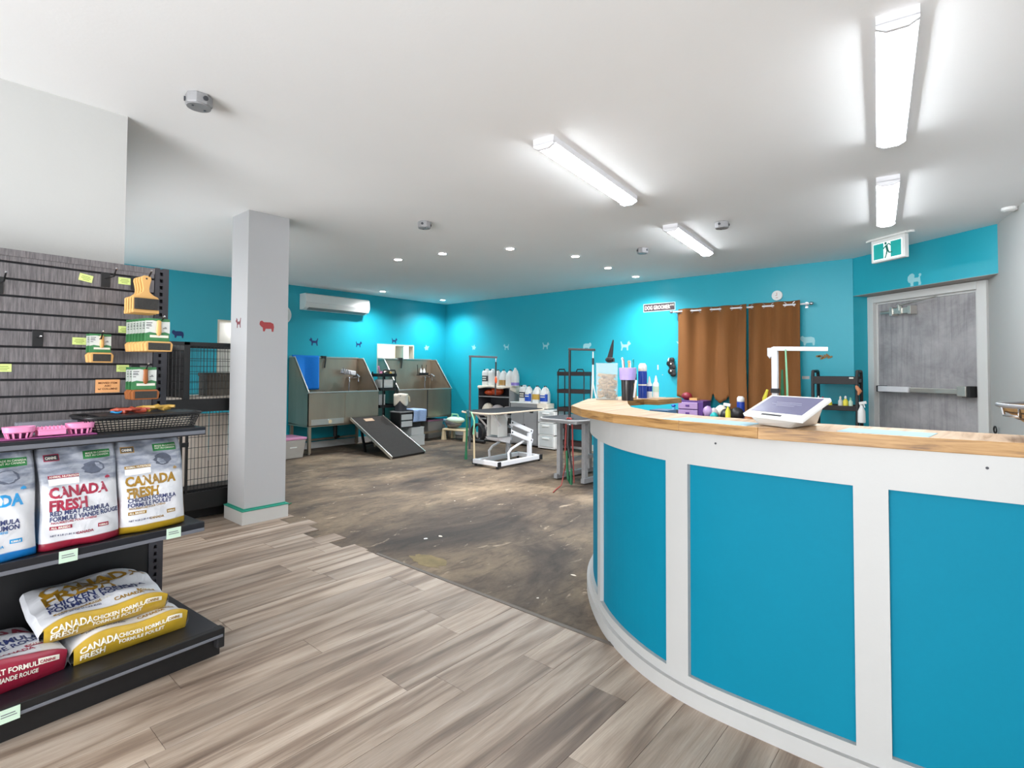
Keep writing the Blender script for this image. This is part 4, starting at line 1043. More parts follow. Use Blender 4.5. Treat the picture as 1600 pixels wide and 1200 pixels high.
# black mesh basket on the top shelf
bk = thing('mesh_basket', 'long black plastic mesh basket on the top shelf', 'basket', G(-.185, .215, .984), GS)
BW, BD, BH = .20, .10, .062
def rrect(w, d, r, n=5):
    P_ = []
    for cx, cy, a0 in ((w - r, d - r, 0), (-w + r, d - r, 90), (-w + r, -d + r, 180), (w - r, -d + r, 270)):
        for k in range(n + 1): a = math.radians(a0 + 90 * k / n); P_.append((cx + r * math.cos(a), cy + r * math.sin(a)))
    return P_
mb = MB(); mb.tube([(x, y, BH) for x, y in rrect(BW + .022, BD + .02, .04)], .006, 6, closed=True); obj('rim', mb, M['black_plastic'], bk, smooth=True)
mb = MB(); mb.prism(rrect(BW, BD, .03), 0, .003); obj('base', mb, M['black_plastic'], bk)
mb = MB()
for j in range(1, 6):
    f = j / 6; mb.tube([(x, y, BH * f) for x, y in rrect(BW + .022 * f, BD + .02 * f, .03 + .01 * f)], .0022, 4, closed=True)
n = 84; lo = rrect(BW, BD, .03, 20)[:84]; hi = rrect(BW + .022, BD + .02, .04, 20)[:84]
def resample(P_, n):
    P_ = P_ + [P_[0]]; s = [0]
    for a, b in zip(P_[:-1], P_[1:]): s.append(s[-1] + math.dist(a, b))
    out = []
    for k in range(n):
        q = s[-1] * k / n
        i = max(j for j in range(len(s) - 1) if s[j] <= q); t_ = (q - s[i]) / max(1e-9, s[i + 1] - s[i]); out.append((P_[i][0] + (P_[i + 1][0] - P_[i][0]) * t_, P_[i][1] + (P_[i + 1][1] - P_[i][1]) * t_))
    return out
lo, hi = resample(rrect(BW, BD, .03), 90), resample(rrect(BW + .022, BD + .02, .04), 90)
for k in range(90): mb.bar((lo[k][0], lo[k][1], .002), (hi[k][0], hi[k][1], BH), .003, .002)
o = obj('mesh_strips', mb, M['black_plastic'], bk); o['kind'] = 'stuff'
for i, (u, d, z, c, lab, rz) in enumerate([(-.265, .20, 1.058, 'blue_ink', 'small blue and orange loop toy on the mesh basket rim', .3), (-.21, .19, 1.062, 'terra', 'pinkish red strap toy lying over the mesh basket', .1), (-.11, .19, 1.068, 'mustard', 'orange strap toy at the right end of the mesh basket', -.1)]):
    mb = MB()
    if i == 0: mb.tube([(.018 * math.cos(a * PI / 8), .02 * math.sin(a * PI / 8), .002 * math.sin(a)) for a in range(16)], .004, 6, closed=True)
    else:
        mb.tube([(-.07 + .02 * q, .018 * math.sin(q * 1.7 + i), .006 * math.sin(q * 2.1)) for q in range(8)], [.007, .009, .012, .01, .012, .01, .012, .006], 8)
        mb.tube([(-.05 + .02 * q, -.02 + .012 * math.cos(q * 1.4), .006 + .004 * math.sin(q * 3.1)) for q in range(7)], .007, 6)
    mb.v = [(x * math.cos(rz) - y * math.sin(rz), x * math.sin(rz) + y * math.cos(rz), z_) for x, y, z_ in mb.v]
    tag(obj('rope_toy', mb, M[c], loc=G(u, d, z), rotz=GS, smooth=True), lab, 'toy', 'toys on the mesh basket')
mb = MB(); mb.prism([(x * .93, y * .88) for x, y in rrect(BW, BD, .03)], .004, .042)
tag(obj('paper_liner', mb, M['cloth_cream'], loc=G(-.185, .215, .984), rotz=GS), 'pale papers filling the black mesh basket', 'papers')
mb = MB(); mb.box(-.18, .19, -.095, .09, 0, .004); tag(obj('black_tray', mb, M['shelf_metal'], loc=G(-.17, .2, 1.046), rotz=GS), 'flat black tray resting inside the mesh basket', 'tray')
# pink tray with moulds
mb = MB(); mb.box(-.16, .135, -.045, .055, 0, .004); tag(obj('magenta_tray', mb, M['magenta'], loc=G(-.51, .315, .984), rotz=GS, bevel=.002), 'flat magenta tray under the pink dishes', 'tray')
t = thing('acrylic_stand', 'low grey acrylic riser behind the pink dishes', 'stand', G(-.46, .17, .984), GS)
mb = MB(); mb.box(-.125, .125, -.03, .03, .045, .05); obj('top', mb, M['acrylic'], t); mb = MB(); mb.box(-.125, .125, -.03, -.026, 0, .045); mb.box(-.125, -.12, -.03, .03, 0, .045); mb.box(.12, .125, -.03, .03, 0, .045); obj('riser', mb, M['acrylic'], t)
def pink(u, d, kind, label):
    t = thing('pink_dish', label, 'dish', G(u, d, .989), GS, 'pink dishes on the magenta tray')
    if kind == 0:
        mb = MB(); mb.lathe([(.036, .018), (.044, .022), (.047, .042), (.043, .042), (.040, .026), (.001, .024)], 20, sq=3.2, sy=.62); obj('bowl', mb, M['pink'], t, smooth=True)
        mb = MB()
        for a in range(12): q = a * PI / 6; mb.bar((.034 * math.cos(q), .022 * math.sin(q), .0), (.040 * math.cos(q), .025 * math.sin(q), .02), .007, .005)
        obj('foot_ring', mb, M['pink'], t)
        mb = MB(); mb.lathe([(.028, .001), (.031, .018)], 16, sy=.62); obj('core', mb, M['mdark'], t)  # dark plum body paints the shade in the gaps between the feet
    else:
        mb = MB(); mb.box(-.042, .042, -.026, .026, .003, .026); mb.box(-.045, .045, -.029, .029, .022, .027); obj('bowl', mb, M['pink'], t, bevel=.003)
        mb = MB()
        for i in range(7):
            for j in range(3): mb.tube([(-.036 + i * .012, -.018 + j * .018, .026), (-.036 + i * .012, -.018 + j * .018, .036)], [.005, .0015], 6)
        obj('bristles', mb, M['pink'], t); COL.objects[-1]['kind'] = 'stuff'
pink(-.607, .325, 0, 'pink scalloped dish at the left end of the magenta tray')
pink(-.512, .315, 1, 'pink bristled block between the two pink scalloped dishes')
pink(-.420, .31, 0, 'pink scalloped dish nearest the black mesh basket')
mb = MB(); mb.tube([(-.02, 0, 0), (0, .01, .012), (.02, .0, .012), (.04, .01, .0)], [.008, .01, .01, .006], 8)
tag(obj('rope_toy', mb, M['red_ink'], loc=G(-.55, .255, .995), rotz=GS, smooth=True), 'small red toy behind the pink dishes', 'toy')
mb = MB(); mb.ell((0, 0, .01), .018, .014, .01, 10, 6); tag(obj('rope_toy', mb, M['mustard'], loc=G(-.585, .255, .997), rotz=GS, smooth=True), 'small yellow toy behind the left pink dish', 'toy')

# ---------------------------------------------------- pet food sacks
BAG = {c: make_bag('sack_print_' + c, h, zb=.028) for c, h in (('red', '8e1f34'), ('gold', 'a8871f'), ('blue', '1672b8'))}
def standing_bag(u, d, c, ink, lines, label, w=.25, h=.375, th=.11, tilt=0, seed=1, texts=True):
    t = thing('pet_food_bag', label, 'bag', G(u, d, .5675), GS, 'pet food bags standing on the middle shelf')
    r = random.Random(seed); ph = [r.uniform(0, 6) for _ in range(6)]
    def front(x, z):       # x -.5...5, z 0..1 -> 3D
        e = max(0., 1 - (abs(x) * 2) ** 5)
        prof = (1 - z ** 2.6) * .95 + .05
        dep = th * prof * (.80 + .2 * e) + .006 * math.sin(9 * z + 7 * x + ph[0]) * e * (1 - z) + .004 * math.sin(22 * z + 12 * x + ph[1]) * e
        if z < .04: dep -= .006 * (1 - z / .04)
        wx = w * (1 - .035 * math.sin(PI * min(1, z * 1.05)) + .012 * math.sin(8 * z + ph[2]))
        return (x * wx, -dep, z * h)
    def back(x, z): p = front(x, z); return (p[0], -.004, p[2])
    mb = MB(); mb.smooth = True; nu, nv = 28, 36
    mb.grid(lambda a, b: front(a - .5, b), nu, nv); off = len(mb.v); mb.grid(lambda a, b: back(.5 - a, b), nu, nv)
    W_ = nu + 1
    for j in range(nv):
        for (a, b) in ((0, nu), (nu, 0)):
            i1 = j * W_ + a; i2 = (j + 1) * W_ + a; i3 = off + (j + 1) * W_ + b; i4 = off + j * W_ + b
            mb.f.append((i1, i4, i3, i2) if a == 0 else (i1, i2, i3, i4)); mb.mi.append(0); mb.sm.append(False)
    for i in range(nu): mb.f.append((i, i + 1, off + nu - i - 1, off + nu - i)); mb.mi.append(0); mb.sm.append(False)
    for i in range(nu):
        a = nv * W_ + i; mb.f.append((a + 1, a, off + nv * W_ + nu - i, off + nv * W_ + nu - i - 1)); mb.mi.append(0); mb.sm.append(False)
    obj('sack', mb, BAG[c], t, recalc=True)
    if not texts: return t
    def on(x, z, e=.0014):
        p = front(x / w, z / h); return (p[0], p[1] - e, p[2])
    def sheet(nm, x0, x1, z0, z1, m, e=.001, slant=0):
        mb = MB(); mb.grid(lambda a, b: on(x0 + (x1 - x0) * a, z0 + (z1 - z0) * b + slant * a, e), 10, 3); return obj(nm, mb, m, t, recalc=False)
    letters('CANADA', .053, lambda x, y: on(x - w * .41, y + h * .510), ink, t, bold=.045, sx=.84)
    letters('FRESH', .053, lambda x, y: on(x - w * .41, y + h * .385), ink, t, bold=.045, sx=.84)
    letters(lines[0], .0235, lambda x, y: on(x - w * .40, y + h * .337), M['navy'], t, bold=.03, sx=.86)
    letters(lines[1], .0235, lambda x, y: on(x - w * .40, y + h * .284), M['navy'], t, bold=.03, sx=.86 if len(lines[1]) < 16 else .8)
    letters(lines[2], .011, lambda x, y: on(x - w * .38, y + h * .258), ink, t, bold=.02)
    sheet('label_strip', -w * .40, -w * .02, h * .695, h * .725, ink); sheet('label_box', -w * .40, -w * .02, h * .63, h * .69, M['white_plastic'], .0009)
    letters('ANIMAL NUTRITION', .010, lambda x, y: on(x - w * .385, y + h * .701, .0018), M['white_ink'], t, bold=.02)
    sheet('green_label', w * .06, w * .42, h * .855, h * .935, M['green_ink'])
    letters('MADE IN CANADA\nFAIT AU CANADA', .0095, lambda x, y: on(x + w * .09, y + h * .902, .0018), M['white_ink'], t, bold=.01)
    sheet('maker_badge', -w * .42, -w * .23, h * .865, h * .93, ink); sheet('maker_badge', -w * .408, -w * .242, h * .873, h * .922, M['dark_grey'], .0016)
    letters('CANINE', .013, lambda x, y: on(x - w * .40, y + h * .885, .0022), M['white_ink'], t, bold=.03, sx=.7)
    sheet('small_badge', -w * .39, -w * .13, h * .20, h * .235, ink); letters('ALL BREEDS', .0105, lambda x, y: on(x - w * .375, y + h * .208, .0018), M['white_ink'], t, bold=.03)
    sheet('small_badge', w * .20, w * .34, h * .155, h * .195, ink); letters('KIBBLE', .009, lambda x, y: on(x + w * .215, y + h * .165, .0018), M['white_ink'], t, bold=.03)
    letters('CANADA', .013, lambda x, y: on(x - w * .08, y + h * .125), ink, t, bold=.03)
    letters('NET 4 LB (1.81 KG)', .010, lambda x, y: on(x - w * .38, y + h * .13), M['navy'], t, bold=.01)
    # leaf mark after CANADA
    lf = [(0, -.5), (.06, -.15), (.42, -.25), (.33, -.08), (.5, .08), (.3, .1), (.25, .32), (.12, .15), (0, .5), (-.12, .15), (-.25, .32), (-.3, .1), (-.5, .08), (-.33, -.08), (-.42, -.25), (-.06, -.15)]
    mb = MB(); mb.add([on(w * .36 + x * .02, h * .655 + z * .02) for x, z in lf], [tuple(range(16))]); obj('maple_leaf', mb, ink, t, recalc=False)
    # portrait blur of a dog on the grey part
    mb = MB(); mb.add([on(w * .18 + .035 * math.cos(a * PI / 9) * (1 + .15 * math.sin(3 * a)), h * .765 + .024 * math.sin(a * PI / 9), .0008) for a in range(18)], [tuple(range(18))]); obj('dog_photo', mb, mat('dim_dog_print', '4c5262', .5, var=.3, scale=60), t, recalc=False)
    # coloured side gusset seen at the right
    mb = MB(); mb.grid(lambda a, b: (lambda p: (p[0] + .0012, p[1] * a - .004 * (1 - a), p[2]))(front(.5, b * .40)), 4, 12); obj('side_gusset', mb, ink, t, recalc=False)
    return t
RM = ['RED MEAT FORMULA', 'FORMULE VIANDE ROUGE', 'NOURRITURE POUR CHIENS']
CKN = ['CHICKEN FORMULA', 'FORMULE POULET', 'NOURRITURE POUR CHIENS']
standing_bag(-.690, .315, 'blue', M['blue_ink'], ['SALMON FORMULA', 'FORMULE SAUMON', 'NOURRITURE POUR CHIENS'], 'blue and white pet food bag cut off by the left edge', seed=4)
standing_bag(-.432, .305, 'red', M['red_ink'], RM, 'red and white pet food bag upright in the middle of the shelf', seed=2)
standing_bag(-.182, .295, 'gold', M['gold_ink'], CKN, 'gold and white pet food bag upright at the shelf right end', seed=3)
standing_bag(-.175, .165, 'gold', M['gold_ink'], CKN, 'second gold pet food bag hidden behind the upright gold one', seed=8, h=.383, th=.09, texts=False)

GOLD = mat('gold_sack_foot', 'b8962a', .3, var=.25, scale=9)
LYB = {c: make_bag('lying_sack_' + c, h, zb=.006, zt=4., axis=1) for c, h in (('red', '941f38'), ('gold', 'b8962a'))}
def lying_bag(loc, rz, c, ink, lines, label, w=.40, l=.46, th=.095, tilt=0., footm=None, seed=1):
    t = thing('pet_food_bag', label, 'bag', loc, rz, 'pet food bags lying on the lowest shelf')
    t.rotation_euler = (tilt, 0, rz)
    r = random.Random(seed); ph = [r.uniform(0, 6) for _ in range(5)]
    def topz(x, y):   # x -.5.. .5, y 0..1
        e = 1 - (abs(x) * 2) ** 4 * .35
        return th * e * (1 - .40 * y ** 4) + .006 * math.sin(8 * y + 9 * x + ph[0]) + .004 * math.sin(19 * y - 6 * x + ph[1])
    def topf(x, y): return (x * w * (1 - .16 * max(0, y - .55) ** 1.2), y * l, topz(x, y))
    def frontf(x, z):  # z 0..1
        zz = topz(x, 0) * z; bul = .020 * math.sin(PI * min(1, z * .98 + .02)) ** .8 * (1 - (abs(x) * 2) ** 6)
        return (x * w * (1 - .02 * (1 - z)), -bul + .012 * (1 - z) ** 2, zz)
    nu, nv = 30, 26
    mb = MB(); mb.smooth = True; mb.m = 0
    mb.grid(lambda a, b: topf(a - .5, b), nu, nv)
    mb.grid(lambda a, b: (topf(-.5, b)[0] - .01 * math.sin(PI * (1 - a)), b * l + .035 * a * (b < .02), topf(-.5, b)[2] * (1 - a)), 6, nv)
    mb.grid(lambda a, b: (topf(.5, b)[0] + .01 * math.sin(PI * a), b * l + .035 * (1 - a) * (b < .02), topf(.5, b)[2] * a), 6, nv)
    mb.grid(lambda a, b: (topf(a - .5, 1)[0], l, topf(a - .5, 1)[2] * (1 - b)), nu, 4)
    mb.grid(lambda a, b: (topf(a - .5, b)[0], l * b + .035 * (1 - b), .0), nu, nv)
    bm_ = obj('sack', mb, LYB[c], t, recalc=False)
    mb = MB(); mb.smooth = True; mb.grid(lambda a, b: frontf(a - .5, b), nu, 12); obj('sack_foot', mb, footm, t, recalc=False)
    T = lambda x, y, e=.0016: (lambda p: (p[0], p[1], p[2] + e))(topf(x / w, y / l))
    Fr = lambda x, z, e=.0016: (lambda p: (p[0], p[1] - e, p[2]))(frontf(x / w, min(1, z / th)))
    k = w / .40
    letters('CANADA', .105 * k, lambda x, y: T(x - w * .42, y + l * .60), ink, t, bold=.035, sx=.80)
    letters('FRESH', .105 * k, lambda x, y: T(x - w * .42, y + l * .41), ink, t, bold=.035, sx=.80)
    letters(lines[0], .042 * k, lambda x, y: T(x - w * .42, y + l * .315), M['navy'], t, bold=.03, sx=.84)
    letters(lines[1], .042 * k, lambda x, y: T(x - w * .42, y + l * .225), M['navy'], t, bold=.03, sx=.84 if len(lines[1]) < 16 else .70)
    mb = MB(); mb.grid(lambda a, b: T(-w * .40 + w * .36 * a, l * .14 + l * .05 * b, .001), 10, 2); obj('small_badge', mb, ink, t, recalc=False)
    letters('ALL BREEDS / ADULTE', .017 * k, lambda x, y: T(x - w * .385, y + l * .15, .002), M['white_ink'], t, bold=.03)
    letters('NET 25 LB (11.33 KG)', .014 * k, lambda x, y: T(x - w * .38, y + l * .08), M['navy'], t, bold=.02)
    letters('CANADA', .024 * k, lambda x, y: T(x + w * .05, y + l * .07), ink, t, bold=.03)
    mb = MB(); mb.grid(lambda a, b: T(w * .26 + w * .16 * a, l * .12 + l * .05 * b, .001), 6, 2); obj('small_badge', mb, ink, t, recalc=False)
    letters('CANINE', .018 * k, lambda x, y: T(x + w * .275, y + l * .13, .002), M['white_ink'], t, bold=.03, sx=.75)
    letters('CANADA', .036 * k, lambda x, y: Fr(x - w * .46, y + th * .55), M['white_ink'], t, bold=.03, sx=.82)
    letters('FRESH', .036 * k, lambda x, y: Fr(x - w * .46, y + th * .22), M['white_ink'], t, bold=.03, sx=.82)
    letters(lines[0], .022 * k, lambda x, y: Fr(x - w * .15, y + th * .62), M['white_ink'], t, bold=.03, sx=.9)
    letters(lines[1], .022 * k, lambda x, y: Fr(x - w * .15, y + th * .38), M['white_ink'], t, bold=.03, sx=.9 if len(lines[1]) < 16 else .68)
    mb = MB(); mb.grid(lambda a, b: Fr(w * .29 + w * .15 * a, th * .62 + th * .2 * b, .001), 6, 2); obj('white_badge', mb, M['white_ink'], t, recalc=False)
    letters('CANINE', .015 * k, lambda x, y: Fr(x + w * .30, y + th * .66, .002), ink, t, bold=.03, sx=.8)
    return t
RED = mat('crimson_sack_foot', '941f38', .3, var=.2, scale=9)
lying_bag(G(-.262, .455, .1265), GS, 'gold', M['gold_ink'], CKN, 'gold pet food bag lying at the bottom of the pile', w=.395, l=.43, th=.098, footm=GOLD, seed=5)
lying_bag(G(-.335, .41, .222), GS, 'gold', M['gold_ink'], CKN, 'gold pet food bag lying on top of the other gold one', w=.41, l=.37, th=.088, tilt=.15, footm=GOLD, seed=6)
lying_bag(G(-.69, .475, .1265), GS + .12, 'red', M['red_ink'], RM, 'crimson pet food bag lying at the left end of the lowest shelf', w=.43, l=.44, th=.115, footm=RED, seed=7)

# ------------------------------------------------------------------ wire kennels behind the gondola
kn = thing('wire_kennel', 'two-tier black wire dog kennel between the shelves and the pillar', 'kennel', (1.0, 4.80, 0))
KX0, KX1, KD = 0.0, 1.25, .62
PXc = .54
mb = MB(); mb.box(KX0, KX1, 0, KD, .10, .245); obj('base_beam', mb, M['black_metal'], kn, bevel=.003)
mb = MB(); mb.box(KX0, KX1, .12, KD, 0, .10); obj('plinth', mb, M['black_plastic'], kn)
mb = MB(); mb.box(KX0, KX1, 0, KD, .895, 1.0); obj('middle_beam', mb, M['black_metal'], kn, bevel=.003)
mb = MB(); mb.box(KX0, KX1, 0, .03, 1.435, 1.465); mb.box(KX0, KX1, KD - .03, KD, 1.435, 1.465); mb.box(KX1 - .03, KX1, 0, KD, 1.435, 1.465); mb.box(KX0, KX0 + .03, 0, KD, 1.435, 1.465)
mb.box(PXc - .02, PXc + .02, .0, KD, 1.44, 1.465)
obj('top_frame', mb, M['black_metal'], kn)
for x in (KX0 + .02, PXc, KX1 - .02):
    mb = MB(); mb.box(x - .022, x + .022, -.004, .03, 1.0, 1.44); obj('post', mb, M['black_metal'], kn)
    mb = MB(); mb.box(x - .02, x + .02, KD - .03, KD, .245, 1.44); obj('post', mb, M['black_metal'], kn)
for x in (PXc - .03, PXc + .012):
    mb = MB(); mb.box(x - .008, x + .008, -.004, .02, .245, .90); obj('post', mb, M['black_metal'], kn)
mb = MB(); mb.box(PXc - .035, PXc + .02, -.015, .0, .62, .655); obj('latch', mb, M['black_metal'], kn)
def wires(x0, x1, z0, z1, y, sp=.026, hz=(.08,), name='wire_panel', par=kn, r=.0018, two=True):
    mb = MB(); n = int((x1 - x0) / sp)
    for i in range(n + 1): x = x0 + (x1 - x0) * i / n; mb.tube([(x, y, z0), (x, y, z1)], r, 4, caps=False)
    z = z0 + .02
    while z < z1:
        mb.tube([(x0, y - .003, z), (x1, y - .003, z)], r * 1.1, 4, caps=False); z += hz[0]
    o = obj(name, mb, M['black_metal'], par); o['kind'] = 'stuff'; return o
wires(PXc + .02, KX1, 1.0, 1.44, .012, hz=(.062,)); wires(PXc + .02, KX1, 1.0, 1.44, KD - .012, hz=(.1,))
wires(KX0 + .02, PXc - .02, 1.0, 1.44, .012, hz=(.062,))
wires(PXc + .02, KX1, .245, .90, .012, hz=(.085,)); wires(KX0 + .02, PXc - .02, .245, .90, .012, hz=(.085,)); wires(KX0, KX1, .245, .90, KD - .012, hz=(.12,))
mb = MB(); mb.box(KX0 + .02, PXc - .01, .30, .31, 1.0, 1.44); mb.box(PXc - .02, PXc - .01, .03, KD, 1.0, 1.44); obj('dark_divider', mb, M['black_plastic'], kn)
mb = MB(); mb.box(KX0 + .02, KX1 - .02, .04, KD - .03, 1.0, 1.012); obj('tray', mb, M['cream_board'], kn)
mb = MB(); mb.box(KX0 + .02, KX1 - .02, .04, KD - .03, .245, .262); obj('tray', mb, M['black_plastic'], kn)
t = thing('ribbed_screen', 'cream ribbed folding panel seen through the lower kennel wires', 'screen', (1.15, 5.0, .264))
for k in range(13):
    mb = MB(); mb.box(k * .08, k * .08 + .074, 0, .02, .0, .60); obj('rib', mb, M['cream_board'], t, bevel=.006)
mb = MB(); mb.box(0, .30, 0, .2, 0, .2); mb.box(-.005, .305, -.005, .205, .17, .2)
tag(obj('storage_box', mb, mat('taupe_box', '5c564f', .7, var=.1), loc=(1.78, 5.05, 1.013), bevel=.004), 'dark taupe box inside the upper kennel beside the pillar', 'box')
# leash scrap on the floor behind the pillar
mb = MB(); mb.tube([(0, 0, .006), (.06, .04, .006), (.13, .03, .006), (.2, .08, .006)], .005, 6); mb.tube([(.02, .05, .006), (.1, .0, .006), (.16, .1, .006)], .004, 6)
tag(obj('cord_scrap', mb, M['green_cord'], loc=(2.23, 4.72, .004)), 'dark green cord scrap on the floor right of the pillar base', 'cord')

# ------------------------------------------------------------------ washing tubs
def tub(x0, label, mirror=False, y0=7.31, y1=7.90, w=1.2, extra=True):
    t = thing('dog_washing_tub', label, 'tub', (x0, y0, 0), 0, 'stainless dog washing tubs')
    D = y1 - y0; zb, zr, zt, th = .41, .905, 1.43, .012
    # side panels: level top at the back, slanting down to the front rim
    for x in (0, w):
        xa, xb = (x, x + th) if x == 0 else (x - th, x)
        P_ = [(0, zb), (0, zr), (D - .16, zt), (D, zt), (D, zb + .03)]
        mb = MB(); n = len(P_)
        mb.add([(xa, y, z) for y, z in P_] + [(xb, y, z) for y, z in P_], [tuple(range(n)), tuple(range(2 * n - 1, n - 1, -1))] + [(i, (i + 1) % n, n + (i + 1) % n, n + i) for i in range(n)])
        obj('side_panel', mb, M['steel'], t)
        mb = MB(); xm = (xa + xb) / 2
        mb.bar((xm, 0, zr), (xm, D - .16, zt), .03, .012, up=(1, 0, 0)); mb.bar((xm, D - .16, zt), (xm, D, zt), .03, .012)
        obj('edge_trim', mb, M['steel_edge'], t)
    mb = MB(); mb.box(th, w - th, D - th, D, zb, zt); obj('back_panel', mb, M['steel'], t)
    mb = MB(); mb.box(0, w, D - .02, D + .005, zt, zt + .018); obj('edge_trim', mb, M['steel_edge'], t)
    mb = MB(); mb.box(0, w * .5, 0, th, zb, zr); obj('front_panel', mb, M['steel'], t)
    mb = MB(); mb.box(w * .5, w, -.008, th - .004, zb + .10, zr - .012) if extra else mb.box(w * .5, w, 0, th, zb, zr); obj('door_panel', mb, M['steel'], t)
    if extra: mb = MB(); mb.box(w * .5, w, .0, th, zb, zb + .12); obj('front_panel', mb, M['steel'], t)
    mb = MB(); mb.box(-.005, w + .005, -.016, .02, zr - .012, zr + .008); obj('front_rim', mb, M['steel_edge'], t, bevel=.003)
    mb = MB(); mb.box(th, w - th, th, D - th, .50, .515); obj('basin_floor', mb, M['steel'], t)
    mb = MB(); mb.box(0, w, 0, D, zb - .01, zb + .01); obj('underside', mb, M['steel'], t)
    if extra:
        mb = MB(); mb.box(.05, w * .5 - .02, -.008, 0, zb + .015, zb + .10); obj('cover_plate', mb, M['steel_edge'], t, bevel=.002)
        mb = MB(); mb.tube([(.35, -.008, zb + .055), (.35, -.014, zb + .055)], .028, 16); obj('drain_cap', mb, M['cream'], t)
        mb = MB(); mb.tube([(.32, -.008, zb + .085), (.32, -.016, zb + .085)], .009, 10); obj('screw_head', mb, M['white_metal'], t)
    else:
        mb = MB(); mb.box(w * .52, w * .53, -.008, .0, zb, zr); obj('seam', mb, M['dark_grey'], t)
    for x in (.02, w - .045):
        for y in (.01, D - .05):
            mb = MB(); mb.box(x, x + .04, y, y + .04, .02, zb); mb.cyl((x + .02, y + .02, 0), (x + .02, y + .02, .03), .018, 10); obj('leg', mb, M['steel'], t)
    if extra: mb = MB(); mb.bar((.04, D - .03, .14), (w - .03, D - .03, .14), .03); obj('brace', mb, M['steel'], t)
    else:
        mb = MB(); mb.bar((.04, .03, .14), (w - .03, .03, .14), .035); mb.bar((.04, D - .03, .14), (w - .03, D - .03, .14), .03); obj('brace', mb, M['steel'], t)
    mb = MB(); mb.cyl((.62, .3, .2), (.62, .3, zb), .03, 12); mb.tube([(.62, .3, .22), (.66, .35, .16), (.8, .5, .16)], .022, 8); obj('drain_pipe', mb, M['black_plastic'], t, smooth=True)
    # tap
    tx = w - .14
    mb = MB(); mb.box(tx - .09, tx + .09, D - .07, D - .012, 1.10, 1.125)
    mb.tube([(tx, D - .06, 1.11), (tx, D - .20, 1.16), (tx + .01, D - .27, 1.12)], .014, 8)
    for sx in (-1, 1): mb.tube([(tx + sx * .08, D - .04, 1.11), (tx + sx * .085, D - .11, 1.11), (tx + sx * .085, D - .115, 1.04)], .012, 8)
    obj('tap', mb, M['chrome'], t, smooth=True)
    mb = MB(); mb.tube([(tx - .08, D - .1, 1.05), (tx - .10, D - .12, .92), (tx - .06, D - .1, .75), (tx, D - .1, .60)], .01, 8); obj('hose', mb, M['gunmetal'], t, smooth=True)
    mb = MB(); hx = .56 if extra else .47
    mb.tube([(hx - .03, D - .03, zt + .02), (hx + .02, D - .03, zt + .02), (hx + .03, D - .03, zt - .03), (hx + .01, D - .035, zt - .16)], .010, 6); mb.box(hx - .04, hx + .03, D - .05, D + .01, zt - .01, zt + .03); obj('tether', mb, M['black_plastic'], t)
    return t
T1X, T2X = 3.93, 5.53
tub(T1X, 'stainless dog washing tub with a blue towel, nearer the pillar')
tub(T2X, 'stainless dog washing tub farther right, in the room corner', extra=False)
# shower sprayer block on tub 1, shampoo bottles on tub 2
t = thing('spray_unit', 'white and steel spray unit fixed inside the nearer tub', 'sprayer', (T1X + .94, 7.80, 1.16))
mb = MB(); mb.bar((-.12, -.03, .06), (.10, -.06, .02), .10, .07); obj('body', mb, M['white_metal'], t, bevel=.01)
for k in range(4): mb = MB(); mb.bar((-.13 + k * .04, -.09, .12 - k * .018), (-.11 + k * .04, -.10, .0 - k * .004), .012, .01); obj('slat', mb, M['gunmetal'], t)
mb = MB(); mb.tube([(.09, -.06, .05), (.13, -.08, .0), (.11, -.10, -.06)], .012, 8); obj('nozzle', mb, M['chrome'], t, smooth=True)
t = thing('shampoo_caddy', 'dark wire caddy with two small white bottles inside the farther tub', 'caddy', (T2X + .93, 7.83, 1.14))
mb = MB(); mb.box(-.11, .11, -.06, .02, 0, .012); mb.box(-.11, .11, -.062, -.058, 0, .05)
for k in (-.09, 0, .09): mb.bar((k, 0, .0), (k * 1.2, .0, .20), .008)
obj('caddy', mb, M['black_metal'], t)
for k, lab in ((-.045, 'left of the two small white bottles in the farther tub caddy'), (.03, 'right of the two small white bottles in the farther tub caddy')):
    mb = MB(); mb.lathe([(.022, 0), (.022, .08), (.009, .10), (.012, .12)], 12); tag(obj('shampoo_bottle', mb, M['white_plastic'], loc=(T2X + .93 + k, 7.80, 1.153), smooth=True), lab, 'bottle')
# blue towel over the back corner of tub 1
mb = MB(); mb.smooth = True
def towf(u, v):
    x = T1X + .03 + .44 * u; zz = 1.462 - .535 * v; y = 7.868 - .006 * math.sin(9 * u) - .01 * v
    left = max(0, 1 - u / .45)                       # the left part lies on the slanting side panel
    y -= left * (v ** 1.0) * .42
    return (x + .03 * (1 - u) * v * 0, y, zz)
mb.grid(towf, 24, 20)
tag(obj('towel', mb, M['blue_towel'], solid=.012, recalc=False), 'bright blue towel hung over the left end of the nearer tub', 'towel')
# ramp
t = thing('ramp', 'dark rubber covered dog ramp leaning on the nearer washing tub', 'ramp', (4.9, 6.15, 0))
A0, A1 = Vector((4.60, 7.26, .50)), Vector((5.19, 7.26, .50)); B0, B1 = Vector((4.545, 6.13, .03)), Vector((5.20, 6.21, .03))
def rr(p): return tuple(Vector(p) - Vector((4.9, 6.15, 0)))
dn = (A1 - A0).cross(B0 - A0).normalized()
if dn.z < 0: dn = -dn
mb = MB(); mb.hexa([rr(B0 - dn * .03), rr(B1 - dn * .03), rr(A1 - dn * .03), rr(A0 - dn * .03), rr(B0), rr(B1), rr(A1), rr(A0)]); obj('board', mb, M['rubber'], t)
mb = MB(); mb.bar(rr(B0 - dn * .012), rr(A0 - dn * .012), .012, .045); obj('edge_rail', mb, M['steel_edge'], t)
mb = MB(); mb.bar(rr(B1 - dn * .012), rr(A1 - dn * .012), .012, .045); obj('edge_rail', mb, M['steel_edge'], t)
